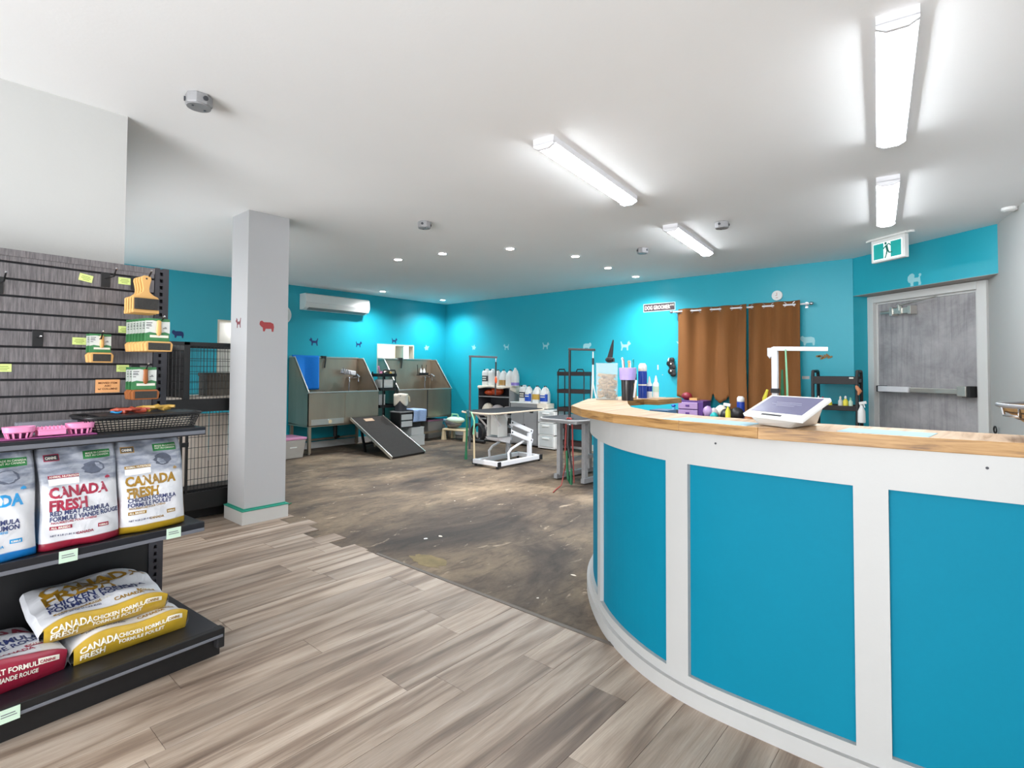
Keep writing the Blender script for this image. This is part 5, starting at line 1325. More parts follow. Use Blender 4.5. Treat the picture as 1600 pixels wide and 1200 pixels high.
mb = MB(); c_ = A0 + (A1 - A0) * .32 + (B0 - A0) * .05
mb.hexa([rr(c_ + dn * .001), rr(c_ + Vector((.16, 0, 0)) + dn * .001), rr(c_ + Vector((.16, 0, 0)) + (B0 - A0) * .07 + dn * .001), rr(c_ + (B0 - A0) * .07 + dn * .001), rr(c_ + dn * .004), rr(c_ + Vector((.16, 0, 0)) + dn * .004), rr(c_ + Vector((.16, 0, 0)) + (B0 - A0) * .07 + dn * .004), rr(c_ + (B0 - A0) * .07 + dn * .004)]); obj('label', mb, mat('faded_ramp_label', 'b89a80', .7, var=.2, scale=60), t)
for x in (4.68, 5.12):
    mb = MB(); mb.bar(rr((x, 7.12, .42)), rr((x, 6.98, .0)), .03); obj('leg', mb, M['black_metal'], t)
mb = MB(); mb.bar(rr((4.68, 7.02, .12)), rr((5.12, 7.02, .12)), .025); obj('brace', mb, M['black_metal'], t)
# pink lidded bin by the first tub
def bin_(loc, rz, w, d, h, body, lid, label, group=None, lidh=.03, taper=.86):
    t = thing('storage_bin', label, 'bin', loc, rz, group)
    mb = MB(); a, b = w / 2, d / 2; k = taper
    mb.hexa([(-a * k, -b * k, 0), (a * k, -b * k, 0), (a * k, b * k, 0), (-a * k, b * k, 0), (-a, -b, h - lidh), (a, -b, h - lidh), (a, b, h - lidh), (-a, b, h - lidh)]); obj('body', mb, M[body], t, bevel=.012)
    mb = MB(); mb.box(-a - .008, a + .008, -b - .008, b + .008, h - lidh, h); obj('lid', mb, M[lid], t, bevel=.006)
    return t
t = bin_((3.62, 7.37, 0), 0, .42, .42, .29, 'tub_grey', 'lid_pink', 'grey storage bin with a mauve lid at the left end of the nearer tub')
mb = MB(); mb.box(-.02, .08, -.199, -.196, .15, .21); obj('sticker', mb, M['card_white'], t)
bin_((6.50, 7.62, 0), 0, .36, .30, .34, 'tub_grey', 'lid_pink', 'grey bin with a mauve lid under the farther tub')
bin_((6.86, 7.60, 0), 0, .30, .40, .30, 'clear', 'frost', 'clear lidded bin of white cloths in the room corner', lidh=.02)
for k, (x, y, z, r) in enumerate([(6.84, 7.52, .07, .07), (6.90, 7.68, .075, .075), (6.82, 7.66, .17, .065)]):
    mb = MB(); mb.ell((0, 0, 0), r, r * .9, r * .8, 9, 6); tag(obj('cloth_bundle', mb, M['bagcloth'], loc=(x, y, z), smooth=True), ['rolled pale cloth at the front of the clear corner bin', 'rolled pale cloth at the back of the clear corner bin', 'rolled pale cloth on top in the clear corner bin'][k], 'cloth')
# cart between the tubs
t = thing('utility_cart', 'narrow black three-tier cart between the two washing tubs', 'cart', (5.33, 7.42, 0))
for z in (.62, .90, 1.13):
    mb = MB(); mb.box(-.155, .165, -.11, .20, z, z + .006); mb.box(-.155, .165, -.112, -.106, z, z + .05); mb.box(-.155, .165, .196, .202, z, z + .05); mb.box(-.157, -.151, -.11, .2, z, z + .05); mb.box(.161, .167, -.11, .2, z, z + .05); obj('tray', mb, M['black_metal'], t)
for x in (-.10, .14):
    for y in (-.105, .195):
        mb = MB(); mb.cyl((x, y, .04), (x, y, 1.21), .012, 8); obj('post', mb, M['black_metal'], t)
mb = MB(); mb.tube([(-.10, -.105, 1.20), (-.09, -.105, 1.235), (.13, -.105, 1.235), (.14, -.105, 1.20)], .012, 8); obj('handle', mb, M['black_metal'], t, smooth=True)
mb = MB(); mb.box(-.15, .16, -.1, .2, .30, .31); mb.box(-.15, .16, -.1, .2, .04, .05); obj('tray', mb, M['black_metal'], t)
def item(name, mb, m, loc, label, cat, group=None, **k): return tag(obj(name, mb, m, loc=loc, **k), label, cat, group)
mb = MB(); mb.box(-.115, .115, -.09, .09, 0, .175); item('white_box', mb, M['white_plastic'], (5.335, 7.44, .907), 'square white box on the middle tier of the cart between the tubs', 'box', bevel=.006)
mb = MB(); mb.box(-.06, .06, -.06, .06, 0, .20); mb.box(-.063, .063, -.063, .063, .19, .21); item('white_tub', mb, M['frost'], (5.245, 7.42, .627), 'white lidded tub on the bottom tier of the cart between the tubs', 'box', bevel=.004)
mb = MB(); mb.smooth = True; mb.grid(lambda u, v: (-.1 + .22 * u, -.06 + .12 * v, .02 + .07 * math.sin(PI * u) * (.7 + .3 * math.sin(6 * v))), 12, 8); item('folded_cloth', mb, M['cloth_cream'], (5.35, 7.42, 1.15), 'rumpled white cloth on the top tier of the cart between the tubs', 'cloth', solid=.012, recalc=False)
mb = MB(); mb.bar((-.05, 0, .0), (-.11, -.02, .16), .02); mb.bar((-.045, -.02, .01), (-.04, -.02, .08), .02)
item('scrub_brush', mb, M['pink'], (5.29, 7.40, 1.14), 'pale pink and turquoise handled brush leaning on the top cart tier', 'brush')
mb = MB(); mb.lathe([(.028, 0), (.028, .05), (.012, .06), (.012, .075)], 12); item('small_jar', mb, M['mustard'], (5.40, 7.34, 1.137), 'small yellow-topped jar on the top cart tier', 'jar')
# drawers, bucket with white cloth, pale blue towel
t = thing('drawer_stack', 'stack of dark and clear drawers right of the ramp', 'drawers', (5.60, 7.12, 0))
mb = MB(); mb.box(-.26, .16, -.12, .14, .30, .55); obj('black_unit', mb, M['black_plastic'], t, bevel=.004)
mb = MB(); mb.box(-.27, .17, -.13, .15, .55, .565); obj('top', mb, M['grey_cab'], t)
for z in (.32, .43):
    mb = MB(); mb.box(-.24, -.02, -.128, -.12, z, z + .09); obj('drawer', mb, M['frost'], t, bevel=.003)
mb = MB(); mb.box(-.06, .20, -.16, .14, .17, .30); mb.box(-.065, .205, -.165, .145, .285, .30); obj('drawer', mb, M['frost'], t, bevel=.006)
mb = MB(); mb.box(-.10, .20, -.18, .14, 0, .17); mb.box(-.105, .205, -.185, .145, .155, .17); obj('clear_bin', mb, M['frost'], t, bevel=.006)
t = thing('bucket', 'dark grey bucket draped with a white cloth beside the farther tub', 'bucket', (5.47, 7.16, .566))
mb = MB(); mb.lathe([(.085, 0), (.105, .26), (.11, .265)], 22, sq=3); obj('bucket', mb, M['dark_grey'], t, smooth=True)
mb = MB(); mb.smooth = True
mb.grid(lambda u, v: (.113 * math.cos(2 * PI * u), .113 * math.sin(2 * PI * u) - .0, .275 - (v * (.10 + .09 * abs(math.sin(2 * PI * u * 1.5 + .4))))), 48, 5)
mb.grid(lambda u, v: (.113 * v * math.cos(2 * PI * u), .113 * v * math.sin(2 * PI * u), .277 + .012 * (1 - v)), 24, 4)
obj('white_cloth', mb, M['cloth_cream'], t, solid=.006, recalc=False)
mb = MB(); mb.tube([(.10, -.02, .26), (.135, -.04, .22), (.15, -.04, .15)], [.02, .018, .012], 8); obj('glove', mb, M['cream'], t, smooth=True)
mb = MB(); mb.smooth = True; mb.grid(lambda u, v: (-.10 + .26 * u + .02 * math.sin(v * 3), -.175 - .012 * math.sin(9 * u) if v > .35 else -.175 + .3 * (1 - v / .35), .585 - max(0, v - .35) * .30), 20, 16)
item('pale_towel', mb, M['pale_towel'], (5.66, 7.13, 0), 'pale blue towel draped over the clear drawers by the farther tub', 'towel', solid=.014, recalc=False)

# ------------------------------------------------------------------ grooming tables
def rounded(w, d, r, n=6): return rrect(w, d, r, n)
def grooming_table(loc, rz, label, frame, tw=.58, td=.30, zt=.72, full=True):
    t = thing('grooming_table', label, 'grooming table', loc, rz, 'grooming tables')
    mb = MB(); mb.prism(rounded(tw, td, .14), zt - .022, zt - .003); obj('tabletop', mb, M[frame[0]], t, bevel=.004)
    mb = MB(); mb.prism(rounded(tw - .018, td - .018, .13), zt - .003, zt); obj('rubber_mat', mb, M['mat_grey'], t)
    m = M[frame[1]]
    if full:
        bx0, bx1, by = -.32, .46, .19
        for n_, a, b in (('base_rail', (bx0, -by, .055), (bx1 + .06, -by, .055)), ('base_rail', (bx0, by, .055), (bx1 + .06, by, .055)), ('cross_rail', (bx0 - .02, -by - .03, .06), (bx0 - .02, by + .03, .06)), ('cross_rail', (bx1 + .05, -by - .03, .055), (bx1 + .05, by + .03, .055))):
            mb = MB(); mb.bar(a, b, .055, .055); obj(n_, mb, m, t, bevel=.004)
        for x in (bx0 - .02, bx1 + .05):
            for y in (-by - .035, by + .035): mb = MB(); mb.box(x - .03, x + .03, y - .006, y + .006, .02, .09); obj('end_cap', mb, M['black_plastic'], t, bevel=.003)
            for y in (-by, by): mb = MB(); mb.cyl((x, y, 0), (x, y, .03), .018, 10); obj('foot', mb, M['black_plastic'], t)
        for y in (-by, by):
            mb = MB(); mb.bar((.30, y, .08), (.30, y, .40), .06, .04, up=(0, 1, 0)); obj('post', mb, m, t, bevel=.003)
        for y in (-by, by):
            for dz in (0, .125):
                mb = MB(); mb.bar((-.10, y, .45 + dz), (.36, y, .285 + dz), .03, .055, up=(0, 0, 1)); obj('lift_arm', mb, m, t, bevel=.003)
                mb = MB(); mb.tube([(-.07, y - .017, .44 + dz), (-.07, y - .021, .44 + dz)], .011, 10); mb.tube([(.32, y - .017, .30 + dz), (.32, y - .021, .30 + dz)], .011, 10); mb.box(-.125, -.10, y - .02, y + .02, .43 + dz, .50 + dz); obj('bolt', mb, M['black_plastic'], t)
            mb = MB(); mb.tube([(-.10, y * .9, .08), (-.11, y * .9, .17), (-.05, y * .9, .22), (.20, y * .9, .30)], .016, 8); obj('bent_tube', mb, m, t, smooth=True)
        mb = MB(); mb.box(-.23, -.05, -.10, -.085, .38, .66); mb.box(-.23, -.05, .085, .10, .38, .66); mb.box(-.20, -.10, -.06, .06, .40, .66); obj('motor_bracket', mb, M['white_plastic'], t, bevel=.004)
        mb = MB(); mb.hexa([(-.22, -.1, .34), (.0, -.1, .28), (.0, .1, .28), (-.22, .1, .34), (-.24, -.12, .37), (-.0, -.12, .37), (0, .12, .37), (-.24, .12, .37)]); obj('bracket_foot', mb, m, t)
        mb = MB(); mb.cyl((.10, 0, .08), (.06, 0, .50), .035, 12); obj('actuator', mb, M['grey_metal'], t, smooth=True)
        for a, b in (((-.40, -.17, .69), (-.22, -.13, .53)), ((-.18, -.17, .69), (.0, -.14, .50)), ((.18, .16, .69), (.04, .12, .55)), ((-.38, .17, .69), (-.2, .13, .5))):
            mb = MB(); mb.bar(a, b, .026, .016); obj('strut', mb, m, t)
        for x in (-.2, .25):
            mb = MB(); mb.box(x - .02, x + .02, -td + .02, -td + .05, zt - .045, zt - .022); obj('clamp_knob', mb, M['black_plastic'], t)
        mb = MB(); mb.box(-.5, .5, -.12, .12, zt - .04, zt - .022); obj('under_frame', mb, m, t)
    else:
        mb = MB(); mb.box(-tw + .03, tw - .03, -td + .03, td - .03, zt - .045, zt - .022); obj('under_frame', mb, m, t)
        for x in (-tw * .5, tw * .45):
            for y in (-td * .6, td * .6): mb = MB(); mb.bar((x, y, .05), (x, y, zt - .04), .05, .05); obj('leg', mb, m, t)
        mb = MB(); mb.bar((-tw * .6, -td * .65, .04), (tw * .6, -td * .65, .04), .05, .05); mb.bar((-tw * .6, td * .65, .04), (tw * .6, td * .65, .04), .05, .05); obj('base_rail', mb, m, t)
        mb = MB(); mb.bar((-tw * .5, 0, .25), (tw * .45, 0, .25), .05, .04); obj('shelf_rail', mb, m, t)
    return t
M['table_edge'] = mat('pale_table_edge', 'c9b8a4', .5, var=.05)
grooming_table((5.34, 4.76, 0), .0, 'white hydraulic grooming table with a dark oval top and green leashes', ('table_edge', 'white_metal'))
grooming_table((5.30, 3.42, 0), -.08, 'grey grooming table partly hidden behind the counter corner', ('grey_cab', 'grey_metal'), full=False)
def arm(name, base, h, dx, dy, col, label, zb=.45, r=.014, clamp=True, box=False):
    t = thing(name, label, 'grooming post', (base[0], base[1], 0), 0, 'grooming arms')
    mb = MB()
    if box: mb.bar((0, 0, zb), (0, 0, h + .01), .036, .036)
    else: mb.cyl((0, 0, zb), (0, 0, h), r, 10)
    obj('pole', mb, M[col], t)
    mb = MB()
    if box: mb.bar((-dx * .04, -dy * .04, h), (dx, dy, h - .008), .034, .028)
    else: mb.bar((-dx * .05, -dy * .05, h), (dx, dy, h - .01), .024, .024)
    obj('cross_arm', mb, M[col], t, bevel=.003)
    if clamp:
        mb = MB(); mb.box(-.035, .035, -.03, .03, .655, .74); obj('clamp', mb, M['chrome'], t, bevel=.004)
    return t
arm('grooming_post', (4.775, 4.84), 1.42, .27, -.22, 'dark_grey', 'dark steel arm rising over the white hydraulic table', .25)
arm('grooming_post', (4.80, 3.33), 1.478, .10, -.26, 'black_metal', 'black arm over the grey table near the counter corner', .30)
def noose(pts, rs, m, loc, label, name='grooming_noose'):
    mb = MB(); mb.tube(pts, rs, 8); return tag(obj(name, mb, M[m], loc=loc, smooth=True), label, 'leash', 'leashes and nooses on the grooming arms')
t = thing('grooming_noose', 'black noose with an orange bead hanging from the dark arm', 'leash', (5.03, 4.63, 0), 0, 'leashes and nooses on the grooming arms')
mb = MB(); mb.cyl((0, 0, 1.40), (0, 0, 1.35), .006, 6); obj('snap', mb, M['chrome'], t)
mb = MB(); mb.cyl((0, 0, 1.35), (-.01, 0, .93), .010, 8); obj('strap', mb, M['black_plastic'], t)
mb = MB(); mb.ell((-.005, -.005, 1.12), .016, .016, .05, 8, 8); obj('bead', mb, M['orange'], t, smooth=True)
noose([(0, 0, 1.45), (0, 0, 1.14), (.02, .03, .96), (.05, .06, .90)], [.006, .012, .008, .006], 'white_cord', (4.89, 3.09, 0), 'white cord hanging from the black arm over the countertop corner')
noose([(0, 0, 1.12), (0, -.03, .98), (0, -.06, .90), (.0, -.05, .86)], .006, 'white_cord', (4.89, 3.09, 0), 'thin white cord tail beside the thicker hanging cord')
mb = MB(); mb.cyl((0, 0, 1.38), (0, 0, 1.31), .012, 8); tag(obj('noose_slider', mb, M['black_plastic'], loc=(4.887, 3.088, 0)), 'black slider on the white hanging cord', 'slider')
noose([(0, 0, .70), (0, -.012, .5), (.0, .0, .28), (0, .004, .12)], [.012, .014, .012, .02], 'green_cord', (4.745, 4.87, 0), 'dark green leash bundle hanging down the left edge of the white table')
noose([(0, 0, .72), (.01, -.05, .60), (.01, -.03, .44)], .010, 'mint_cord', (4.76, 4.80, 0), 'pale green strap looped on the white table clamp')
noose([(0, 0, .70), (-.01, 0, .45), (0, 0, .12)], .012, 'cream', (4.86, 4.84, 0), 'tan strap hanging under the left end of the white table')
def leash2(pts, r, m, lab): return noose(pts, r, m, (4.77, 3.31, 0), lab)
leash2([(0, .04, .70), (0, .055, .40), (.0, .045, .25), (0, .085, .10)], [.011, .010, .008, .005], 'red_cord', 'red leash on the left side of the black arm pole')
leash2([(0, -.035, .70), (0, -.04, .46), (0, -.05, .25), (0, -.06, .05)], [.010, .009, .007, .005], 'red_cord', 'red leash on the right side of the black arm pole')
leash2([(0, .035, .38), (0, .03, .20), (0, .015, .08), (0, -.02, .03), (0, -.025, .2)], [.016, .014, .016, .018, .01], 'green_cord', 'green leash bundle at the bottom of the black arm pole')
leash2([(-.02, .0, .66), (-.02, .01, .45), (-.02, -.02, .32), (-.02, -.045, .2)], [.016, .012, .014, .008], 'black_plastic', 'black leash loop in front of the black arm pole')
leash2([(0, .08, .10), (-.08, .05, .02), (-.25, .0, .008), (-.36, -.05, .008)], .006, 'red_cord', 'thin red leash end trailing onto the floor')
mb = MB(); mb.tube([(0, .038, .69), (0, .02, .73), (0, -.02, .73), (0, -.035, .69)], .012, 8); tag(obj('leash_hook', mb, M['red_cord'], loc=(4.765, 3.31, 0), smooth=True), 'red loop tied round the black arm pole', 'leash')
# white arm rising behind the tablet with its hidden table
t = arm('grooming_post', (3.98, 1.045), 1.405, .06, -.31, 'white_metal', 'white square arm standing behind the tablet till', .04, box=True, clamp=False)
mb = MB(); mb.box(-.024, .024, -.024, .024, 1.10, 1.13); obj('collar', mb, M['black_plastic'], t)
mb = MB(); mb.tube([(-.0, .03, 1.41), (0, .03, 1.36), (0, .02, 1.35)], .02, 8); obj('end_elbow', mb, M['white_metal'], t, smooth=True)
mb = MB(); mb.box(-.25, .25, -.25, .25, 0, .04); obj('base_plate', mb, M['white_metal'], t, bevel=.004)
noose([(0, 0, 1.40), (0, -.008, 1.15), (0, -.01, .9), (0, -.005, .75)], [.005, .007, .006, .006], 'mint_cord', (3.97, .975, 0), 'pale green cord hanging from the white arm')
noose([(0, .0, 1.26), (0, .0, 1.0), (0, -.0, .75)], [.006, .016, .012], 'green_cord', (3.98, 1.0, 0), 'dark green leash hanging beside the white arm pole')
mb = MB(); mb.tube([(0, 0, 1.12), (0, .02, 1.06), (0, .025, .99), (0, .01, .94), (0, .015, .91)], [.008, .014, .012, .012, .006], 7)
tag(obj('yellow_tie', mb, M['yellow'], loc=(3.98, 1.095, 0), smooth=True), 'yellow crinkled tie hanging left of the white arm pole', 'tie')

# ------------------------------------------------------------------ storage along the far wall
t = thing('cubby_shelf', 'grey open cubby shelf with a white cloth on top against the teal wall', 'shelf', (6.79, 5.93, 0))
w = .74
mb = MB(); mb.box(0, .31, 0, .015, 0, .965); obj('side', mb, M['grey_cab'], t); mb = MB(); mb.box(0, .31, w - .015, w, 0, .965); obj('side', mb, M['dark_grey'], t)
for z in (.04, .40, .79, .95):
    mb = MB(); mb.box(0, .31, .015, w - .015, z - .015, z); obj('shelf_board', mb, M['grey_cab'], t)
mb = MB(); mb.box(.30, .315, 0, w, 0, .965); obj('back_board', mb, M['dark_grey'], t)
mb = MB(); mb.smooth = True
mb.grid(lambda u, v: (-.006 if v < .18 else .31 * (v - .18) / .82, -.015 + (w + .03) * u, (.972 if v >= .18 else .972 - (.18 - v) / .18 * (.02 + .03 * math.sin(u * 5) ** 2))), 30, 14)
mb.grid(lambda u, v: (.0 + .30 * u, -.006, .972 - v * (.17 * (.35 + .65 * u))), 8, 6); mb.grid(lambda u, v: (.31 * u, w + .006, .972 - v * .08), 6, 4)
item('table_cloth', mb, M['cloth_cream'], (6.79, 5.93, 0), 'cream cloth spread over the cubby shelf, hanging at its right side', 'cloth', solid=.003, recalc=False)
def jug(loc, rz, label, group, kind='jug', liquid=None, lab=None, cap='black_plastic', h=.27, w=.075, body='milky', lz=(.25, .6)):
    t = thing('jug', label, 'jug', loc, rz, group)
    if kind == 'can':      # square jerrycan with a top handle
        prof = [(w * .96, 0), (w, .01), (w, h * .78), (w * .92, h * .88), (w * .75, h * .92)]
        mb = MB(); mb.lathe(prof, 24, sq=5, sx=.9); obj('body', mb, M[body], t, smooth=True)
        mb = MB(); mb.tube([(-.0, -w * .62, h * .90), (0, -w * .5, h * .985), (0, w * .2, h * .985), (0, w * .45, h * .90)], .013, 8); obj('handle', mb, M[body], t, smooth=True)
    else:
        prof = [(w * .96, 0), (w, .012), (w, h * .50), (w * .86, h * .68), (w * .48, h * .87), (w * .27, h * .93), (w * .27, h * .96)]
        mb = MB(); mb.lathe(prof, 24, sq=3.4); obj('body', mb, M[body], t, smooth=True)
        mb = MB(); mb.tube([(-w * .15, -w * .5, h * .88), (-w * .2, -w * .95, h * .80), (-w * .2, -w * 1.02, h * .62), (-w * .15, -w * .8, h * .55)], .011, 8); obj('handle', mb, M[body], t, smooth=True)
    mb = MB(); mb.lathe([(w * .30, h * .93 if kind == 'jug' else h * .90), (w * .30, h)], 14); mb.v = [(x, y + (0 if kind == 'jug' else w * .6), z) for x, y, z in mb.v]; obj('cap', mb, M[cap], t)
    if liquid: mb = MB(); mb.lathe([(w * 1.012, .012), (w * 1.012, h * liquid[1])], 24, sq=3.4 if kind == 'jug' else 5, sx=1 if kind == 'jug' else .9); obj('liquid', mb, M[liquid[0]], t, smooth=True)
    if lab:
        mb = MB(); mb.smooth = True; ex = 3.4 if kind == 'jug' else 5
        def lf(u, v):
            a = PI - 1.15 + 2.3 * u * 1.0; q = (abs(math.cos(a)) ** ex + abs(math.sin(a)) ** ex) ** (-1 / ex)
            r_ = w * 1.02 * q; return (r_ * math.cos(a) * (1 if kind == 'jug' else .9), r_ * math.sin(a), h * (lz[0] + (lz[1] - lz[0]) * v))
        mb.grid(lf, 16, 3); obj('label', mb, M[lab], t, recalc=False)
        if lab in ('dark_grey', 'cobalt'):
            for zz in (.33, .46):
                mb = MB(); mb.grid(lambda u, v: tuple(c * 1.012 if i < 2 else h * (zz + .06 * v) for i, c in enumerate(lf(.25 + .5 * u, v))), 8, 1); obj('label_print', mb, M['white_ink'], t, recalc=False)
    return t
G1, G2 = 'jugs on the cubby shelf', 'jugs on the grey cabinet'
jz = .9745
jug((6.92, 6.595, jz), 0, 'white jerrycan with a dark printed label, left end of the cubby shelf top', G1, 'can', lab='dark_grey', h=.285, w=.068)
jug((6.93, 6.46, jz), 0, 'plain white jerrycan second from the left on the cubby shelf top', G1, 'can', h=.285, w=.066)
jug((6.94, 6.335, jz), 0, 'white jug behind the hanging orange bead on the cubby shelf', G1, h=.28, w=.062)
jug((6.92, 6.185, jz), 0, 'jug one third full of amber liquid on the cubby shelf', G1, liquid=('amber', .36), h=.28, w=.066)
jug((6.92, 6.035, jz), 0, 'plain cloudy jug fifth along the cubby shelf top', G1, h=.28, w=.070)
jug((6.90, 5.885 + .02, jz), 0, 'jug with a little violet liquid at the right end of the cubby shelf top', G1, liquid=('violet', .2), h=.31, w=.062, cap='white_plastic')
mb = MB(); mb.smooth = True; mb.ell((0, .08, .06), .10, .13, .055, 16, 10); mb.ell((0, -.07, .085), .09, .14, .08, 16, 10)
item('orange_bag', mb, M['orange'], (6.93, 6.42, .792), 'shiny orange plastic bag in the top compartment of the cubby shelf', 'bag')
for k, (y, r, z, m_) in enumerate([(6.56, .11, .13, 'cloth_cream'), (6.33, .14, .12, 'bagcloth'), (6.10, .13, .11, 'bagcloth')]):
    mb = MB(); mb.ell((0, 0, 0), .12, r, z, 14, 9); item('cloth_bundle', mb, M[m_], (6.93, y, .402 + z), ['cream towel bundle at the left of the lower cubby compartment', 'grey towel bundle in the middle of the lower cubby compartment', 'pale towel bundle at the right of the lower cubby compartment'][k], 'towel', 'towels in the cubby shelf', smooth=True)
for k, y in enumerate((6.5, 6.2)):
    mb = MB(); mb.ell((0, 0, 0), .12, .14, .13, 12, 8); item('cloth_bundle', mb, M['bagcloth'], (6.93, y, .171), ['left', 'right'][k] + ' pale bundle at the bottom of the cubby shelf behind the white table frame', 'towel', 'towels in the cubby shelf', smooth=True)
# grey cabinet
t = thing('cabinet', 'grey two-door cabinet with a white runner against the teal wall', 'cabinet', (6.79, 5.33, 0))
mb = MB(); mb.box(0, .31, 0, .575, .03, .70); obj('body', mb, M['grey_cab'], t, bevel=.003)
mb = MB(); mb.box(-.012, .315, -.006, .582, .70, .718); obj('top', mb, M['white_plastic'], t, bevel=.003)
mb = MB(); mb.box(-.014, 0, .01, .565, .615, .69); obj('drawer', mb, M['grey_cab'], t, bevel=.003)
for y0 in (.01, .291):
    mb = MB(); mb.box(-.014, 0, y0, y0 + .274, .05, .605); d = obj('door', mb, M['grey_cab'], t, bevel=.003)
    mb = MB(); mb.ell((-.022, .265 if y0 < .1 else .311, .35), .009, .012, .012, 8, 6); obj('knob', mb, M['ink'], d)
jug((6.93, 5.735, .7185), 0, 'white jerrycan with a dark label on the grey cabinet', G2, 'can', lab='dark_grey', h=.272, w=.070)
jug((6.90, 5.60, .7185), 0, 'white jug with a bright blue label on the grey cabinet', G2, lab='cobalt', h=.275, w=.062, lz=(.06, .52))
jug((6.91, 5.435, .7185), 0, 'jug with a mustard label on the grey cabinet', G2, lab='mustard', h=.275, w=.072, lz=(.18, .5))
jug((6.88, 5.25, .7185), 0, 'white jug with a dark blue label at the right end above the drawers', G2, lab='cobalt', h=.275, w=.074, lz=(.10, .52))
mb = MB(); mb.box(-.1, .1, -.10, .09, 0, .078); mb.box(-.07, .07, -.07, .06, .078, .082)
item('cream_box', mb, M['cloth_cream'], (6.86, 5.23, .635), 'cream cloth-covered box on top of the white drawers', 'box', bevel=.01)
# white plastic drawers
t = thing('plastic_drawers', 'white three-drawer plastic tower right of the grey cabinet', 'drawers', (6.72, 4.94, 0))
mb = MB()
for z in (.03, .225, .42, .61): mb.box(0, .36, 0, .33, z - .01, z + .012)
for y in (0, .30): mb.box(0, .36, y, y + .03, .03, .62)
mb.box(.35, .36, 0, .33, .03, .62); obj('frame', mb, M['white_plastic'], t, bevel=.003)
for z in (.045, .24, .435):
    mb = MB(); mb.box(-.012, .30, .032, .298, z, z + .165); d = obj('drawer', mb, M['frost'], t, bevel=.008)
    mb = MB(); mb.box(-.025, -.012, .10, .23, z + .12, z + .145); obj('handle', mb, M['white_plastic'], d, bevel=.003)
mb = MB()
for x in (.04, .32):
    for y in (.03, .30): mb.cyl((x, y - .008, .012), (x, y + .008, .012), .012, 8)
obj('caster', mb, M['black_plastic'], t); COL.objects[-1]['kind'] = 'stuff'
# black tall cart behind the black arm
t = thing('utility_cart', 'tall narrow black tiered cart against the teal wall behind the black arm', 'cart', (6.78, 4.44, 0))
for z in (.10, .36, .62, .90, 1.17):
    mb = MB(); mb.box(0, .20, 0, .50, z - .006, z); mb.box(-.003, .003, 0, .50, z, z + .055); mb.box(.197, .203, 0, .5, z, z + .055); mb.box(0, .20, -.003, .003, z, z + .055); mb.box(0, .20, .497, .503, z, z + .055)
    obj('tray', mb, mat('brown_black_tray', '2e201f', .5, var=.2), t)
for x in (.01, .19):
    for y in (.01, .49):
        mb = MB(); mb.cyl((x, y, .03), (x, y, 1.22), .009, 8); obj('post', mb, M['black_metal'], t)
for y0, y1 in ((.02, .14), (.36, .48)):
    mb = MB(); mb.tube([(.01, y0 - .01, 1.22), (.01, y0 + .01, 1.262), (.01, y1 - .01, 1.262), (.01, y1 + .01, 1.22)], .009, 8); obj('handle', mb, M['black_metal'], t, smooth=True)
# dryer on a cream step stool near the corner
t = thing('step_stool', 'small cream plastic step stool under the floor dryer', 'stool', (6.62, 6.98, 0), .15)
mb = MB(); mb.box(-.16, .16, -.26, .26, .17, .20); obj('seat', mb, M['cream'], t, bevel=.01)
for y in (-.24, .24):
    for x in (-.13, .13): mb = MB(); mb.hexa([(x - .03, y - .035, 0), (x + .03, y - .035, 0), (x + .03, y + .035, 0), (x - .03, y + .035, 0), (x - .025, y - .02, .17), (x + .025, y - .02, .17), (x + .025, y + .02, .17), (x - .025, y + .02, .17)]); obj('leg', mb, M['cream'], t)
t = thing('floor_dryer', 'rounded grey and pale green floor dryer on the cream stool', 'dryer', (6.60, 7.04, .2015))
mb = MB(); mb.ell((0, .06, .10), .14, .17, .095, 18, 12); obj('body', mb, M['gunmetal'], t, smooth=True)
mb = MB(); mb.ell((-.01, .0, .15), .13, .20, .06, 18, 10); obj('cover', mb, M['mint'], t, smooth=True)
mb = MB(); mb.tube([(-.02, .10, .18), (-.02, .08, .25), (-.02, -.06, .25), (-.02, -.1, .18)], .014, 8); obj('handle', mb, M['mint_cord'], t, smooth=True)
t = thing('dryer_hose', 'coiled black dryer hose right of the cream stool', 'hose', (6.60, 6.48, 0))
mb = MB()
for k in range(3): mb.tube([(.02 * k - .02, .14 * math.cos(a * PI / 10), .17 + .14 * math.sin(a * PI / 10)) for a in range(20)], .024, 8, closed=True)
obj('hose', mb, M['black_plastic'], t, smooth=True)
mb = MB(); mb.cyl((-.05, -.2, .03), (-.05, .12, .03), .03, 10); obj('hose_end', mb, M['black_plastic'], t, smooth=True)

# ------------------------------------------------------------------ black rack, right of the curtain
t = thing('folding_rack', 'black plastic two-tier rack with small bottles left of the exit door', 'rack', (6.72, .955, 0))
w = .42
for y in (0, w):
    for x in (0, .28):
        mb = MB(); mb.tube([(x, y, 0), (x, y, 1.19), (x + (.02 if x == 0 else -.02), y, 1.25), ], .017, 10); obj('post', mb, M['black_plastic'], t, smooth=True)
    mb = MB(); mb.tube([(.02, y, 1.25), (.26, y, 1.25)], .017, 8); obj('side_bar', mb, M['black_plastic'], t, smooth=True)
for z, hh in ((.845, .055), (1.13, .085), (.45, .055)):
    mb = MB(); mb.box(0, .28, 0, w, z, z + .008); mb.box(-.014, -.006, -.005, w + .005, z - .02, z - .02 + hh); mb.box(.28, .288, -.005, w + .005, z - .02, z - .02 + hh); mb.box(0, .28, -.008, 0, z, z + .04); mb.box(0, .28, w, w + .008, z, z + .04)
    obj('tray', mb, mat('black_tray', '1a1618', .45, var=.1), t, bevel=.003)
mb = MB(); mb.box(-.016, -.014, .03, .07, 1.172, 1.187); obj('sticker', mb, M['white_ink'], t)
BG = 'small bottles on the black rack'
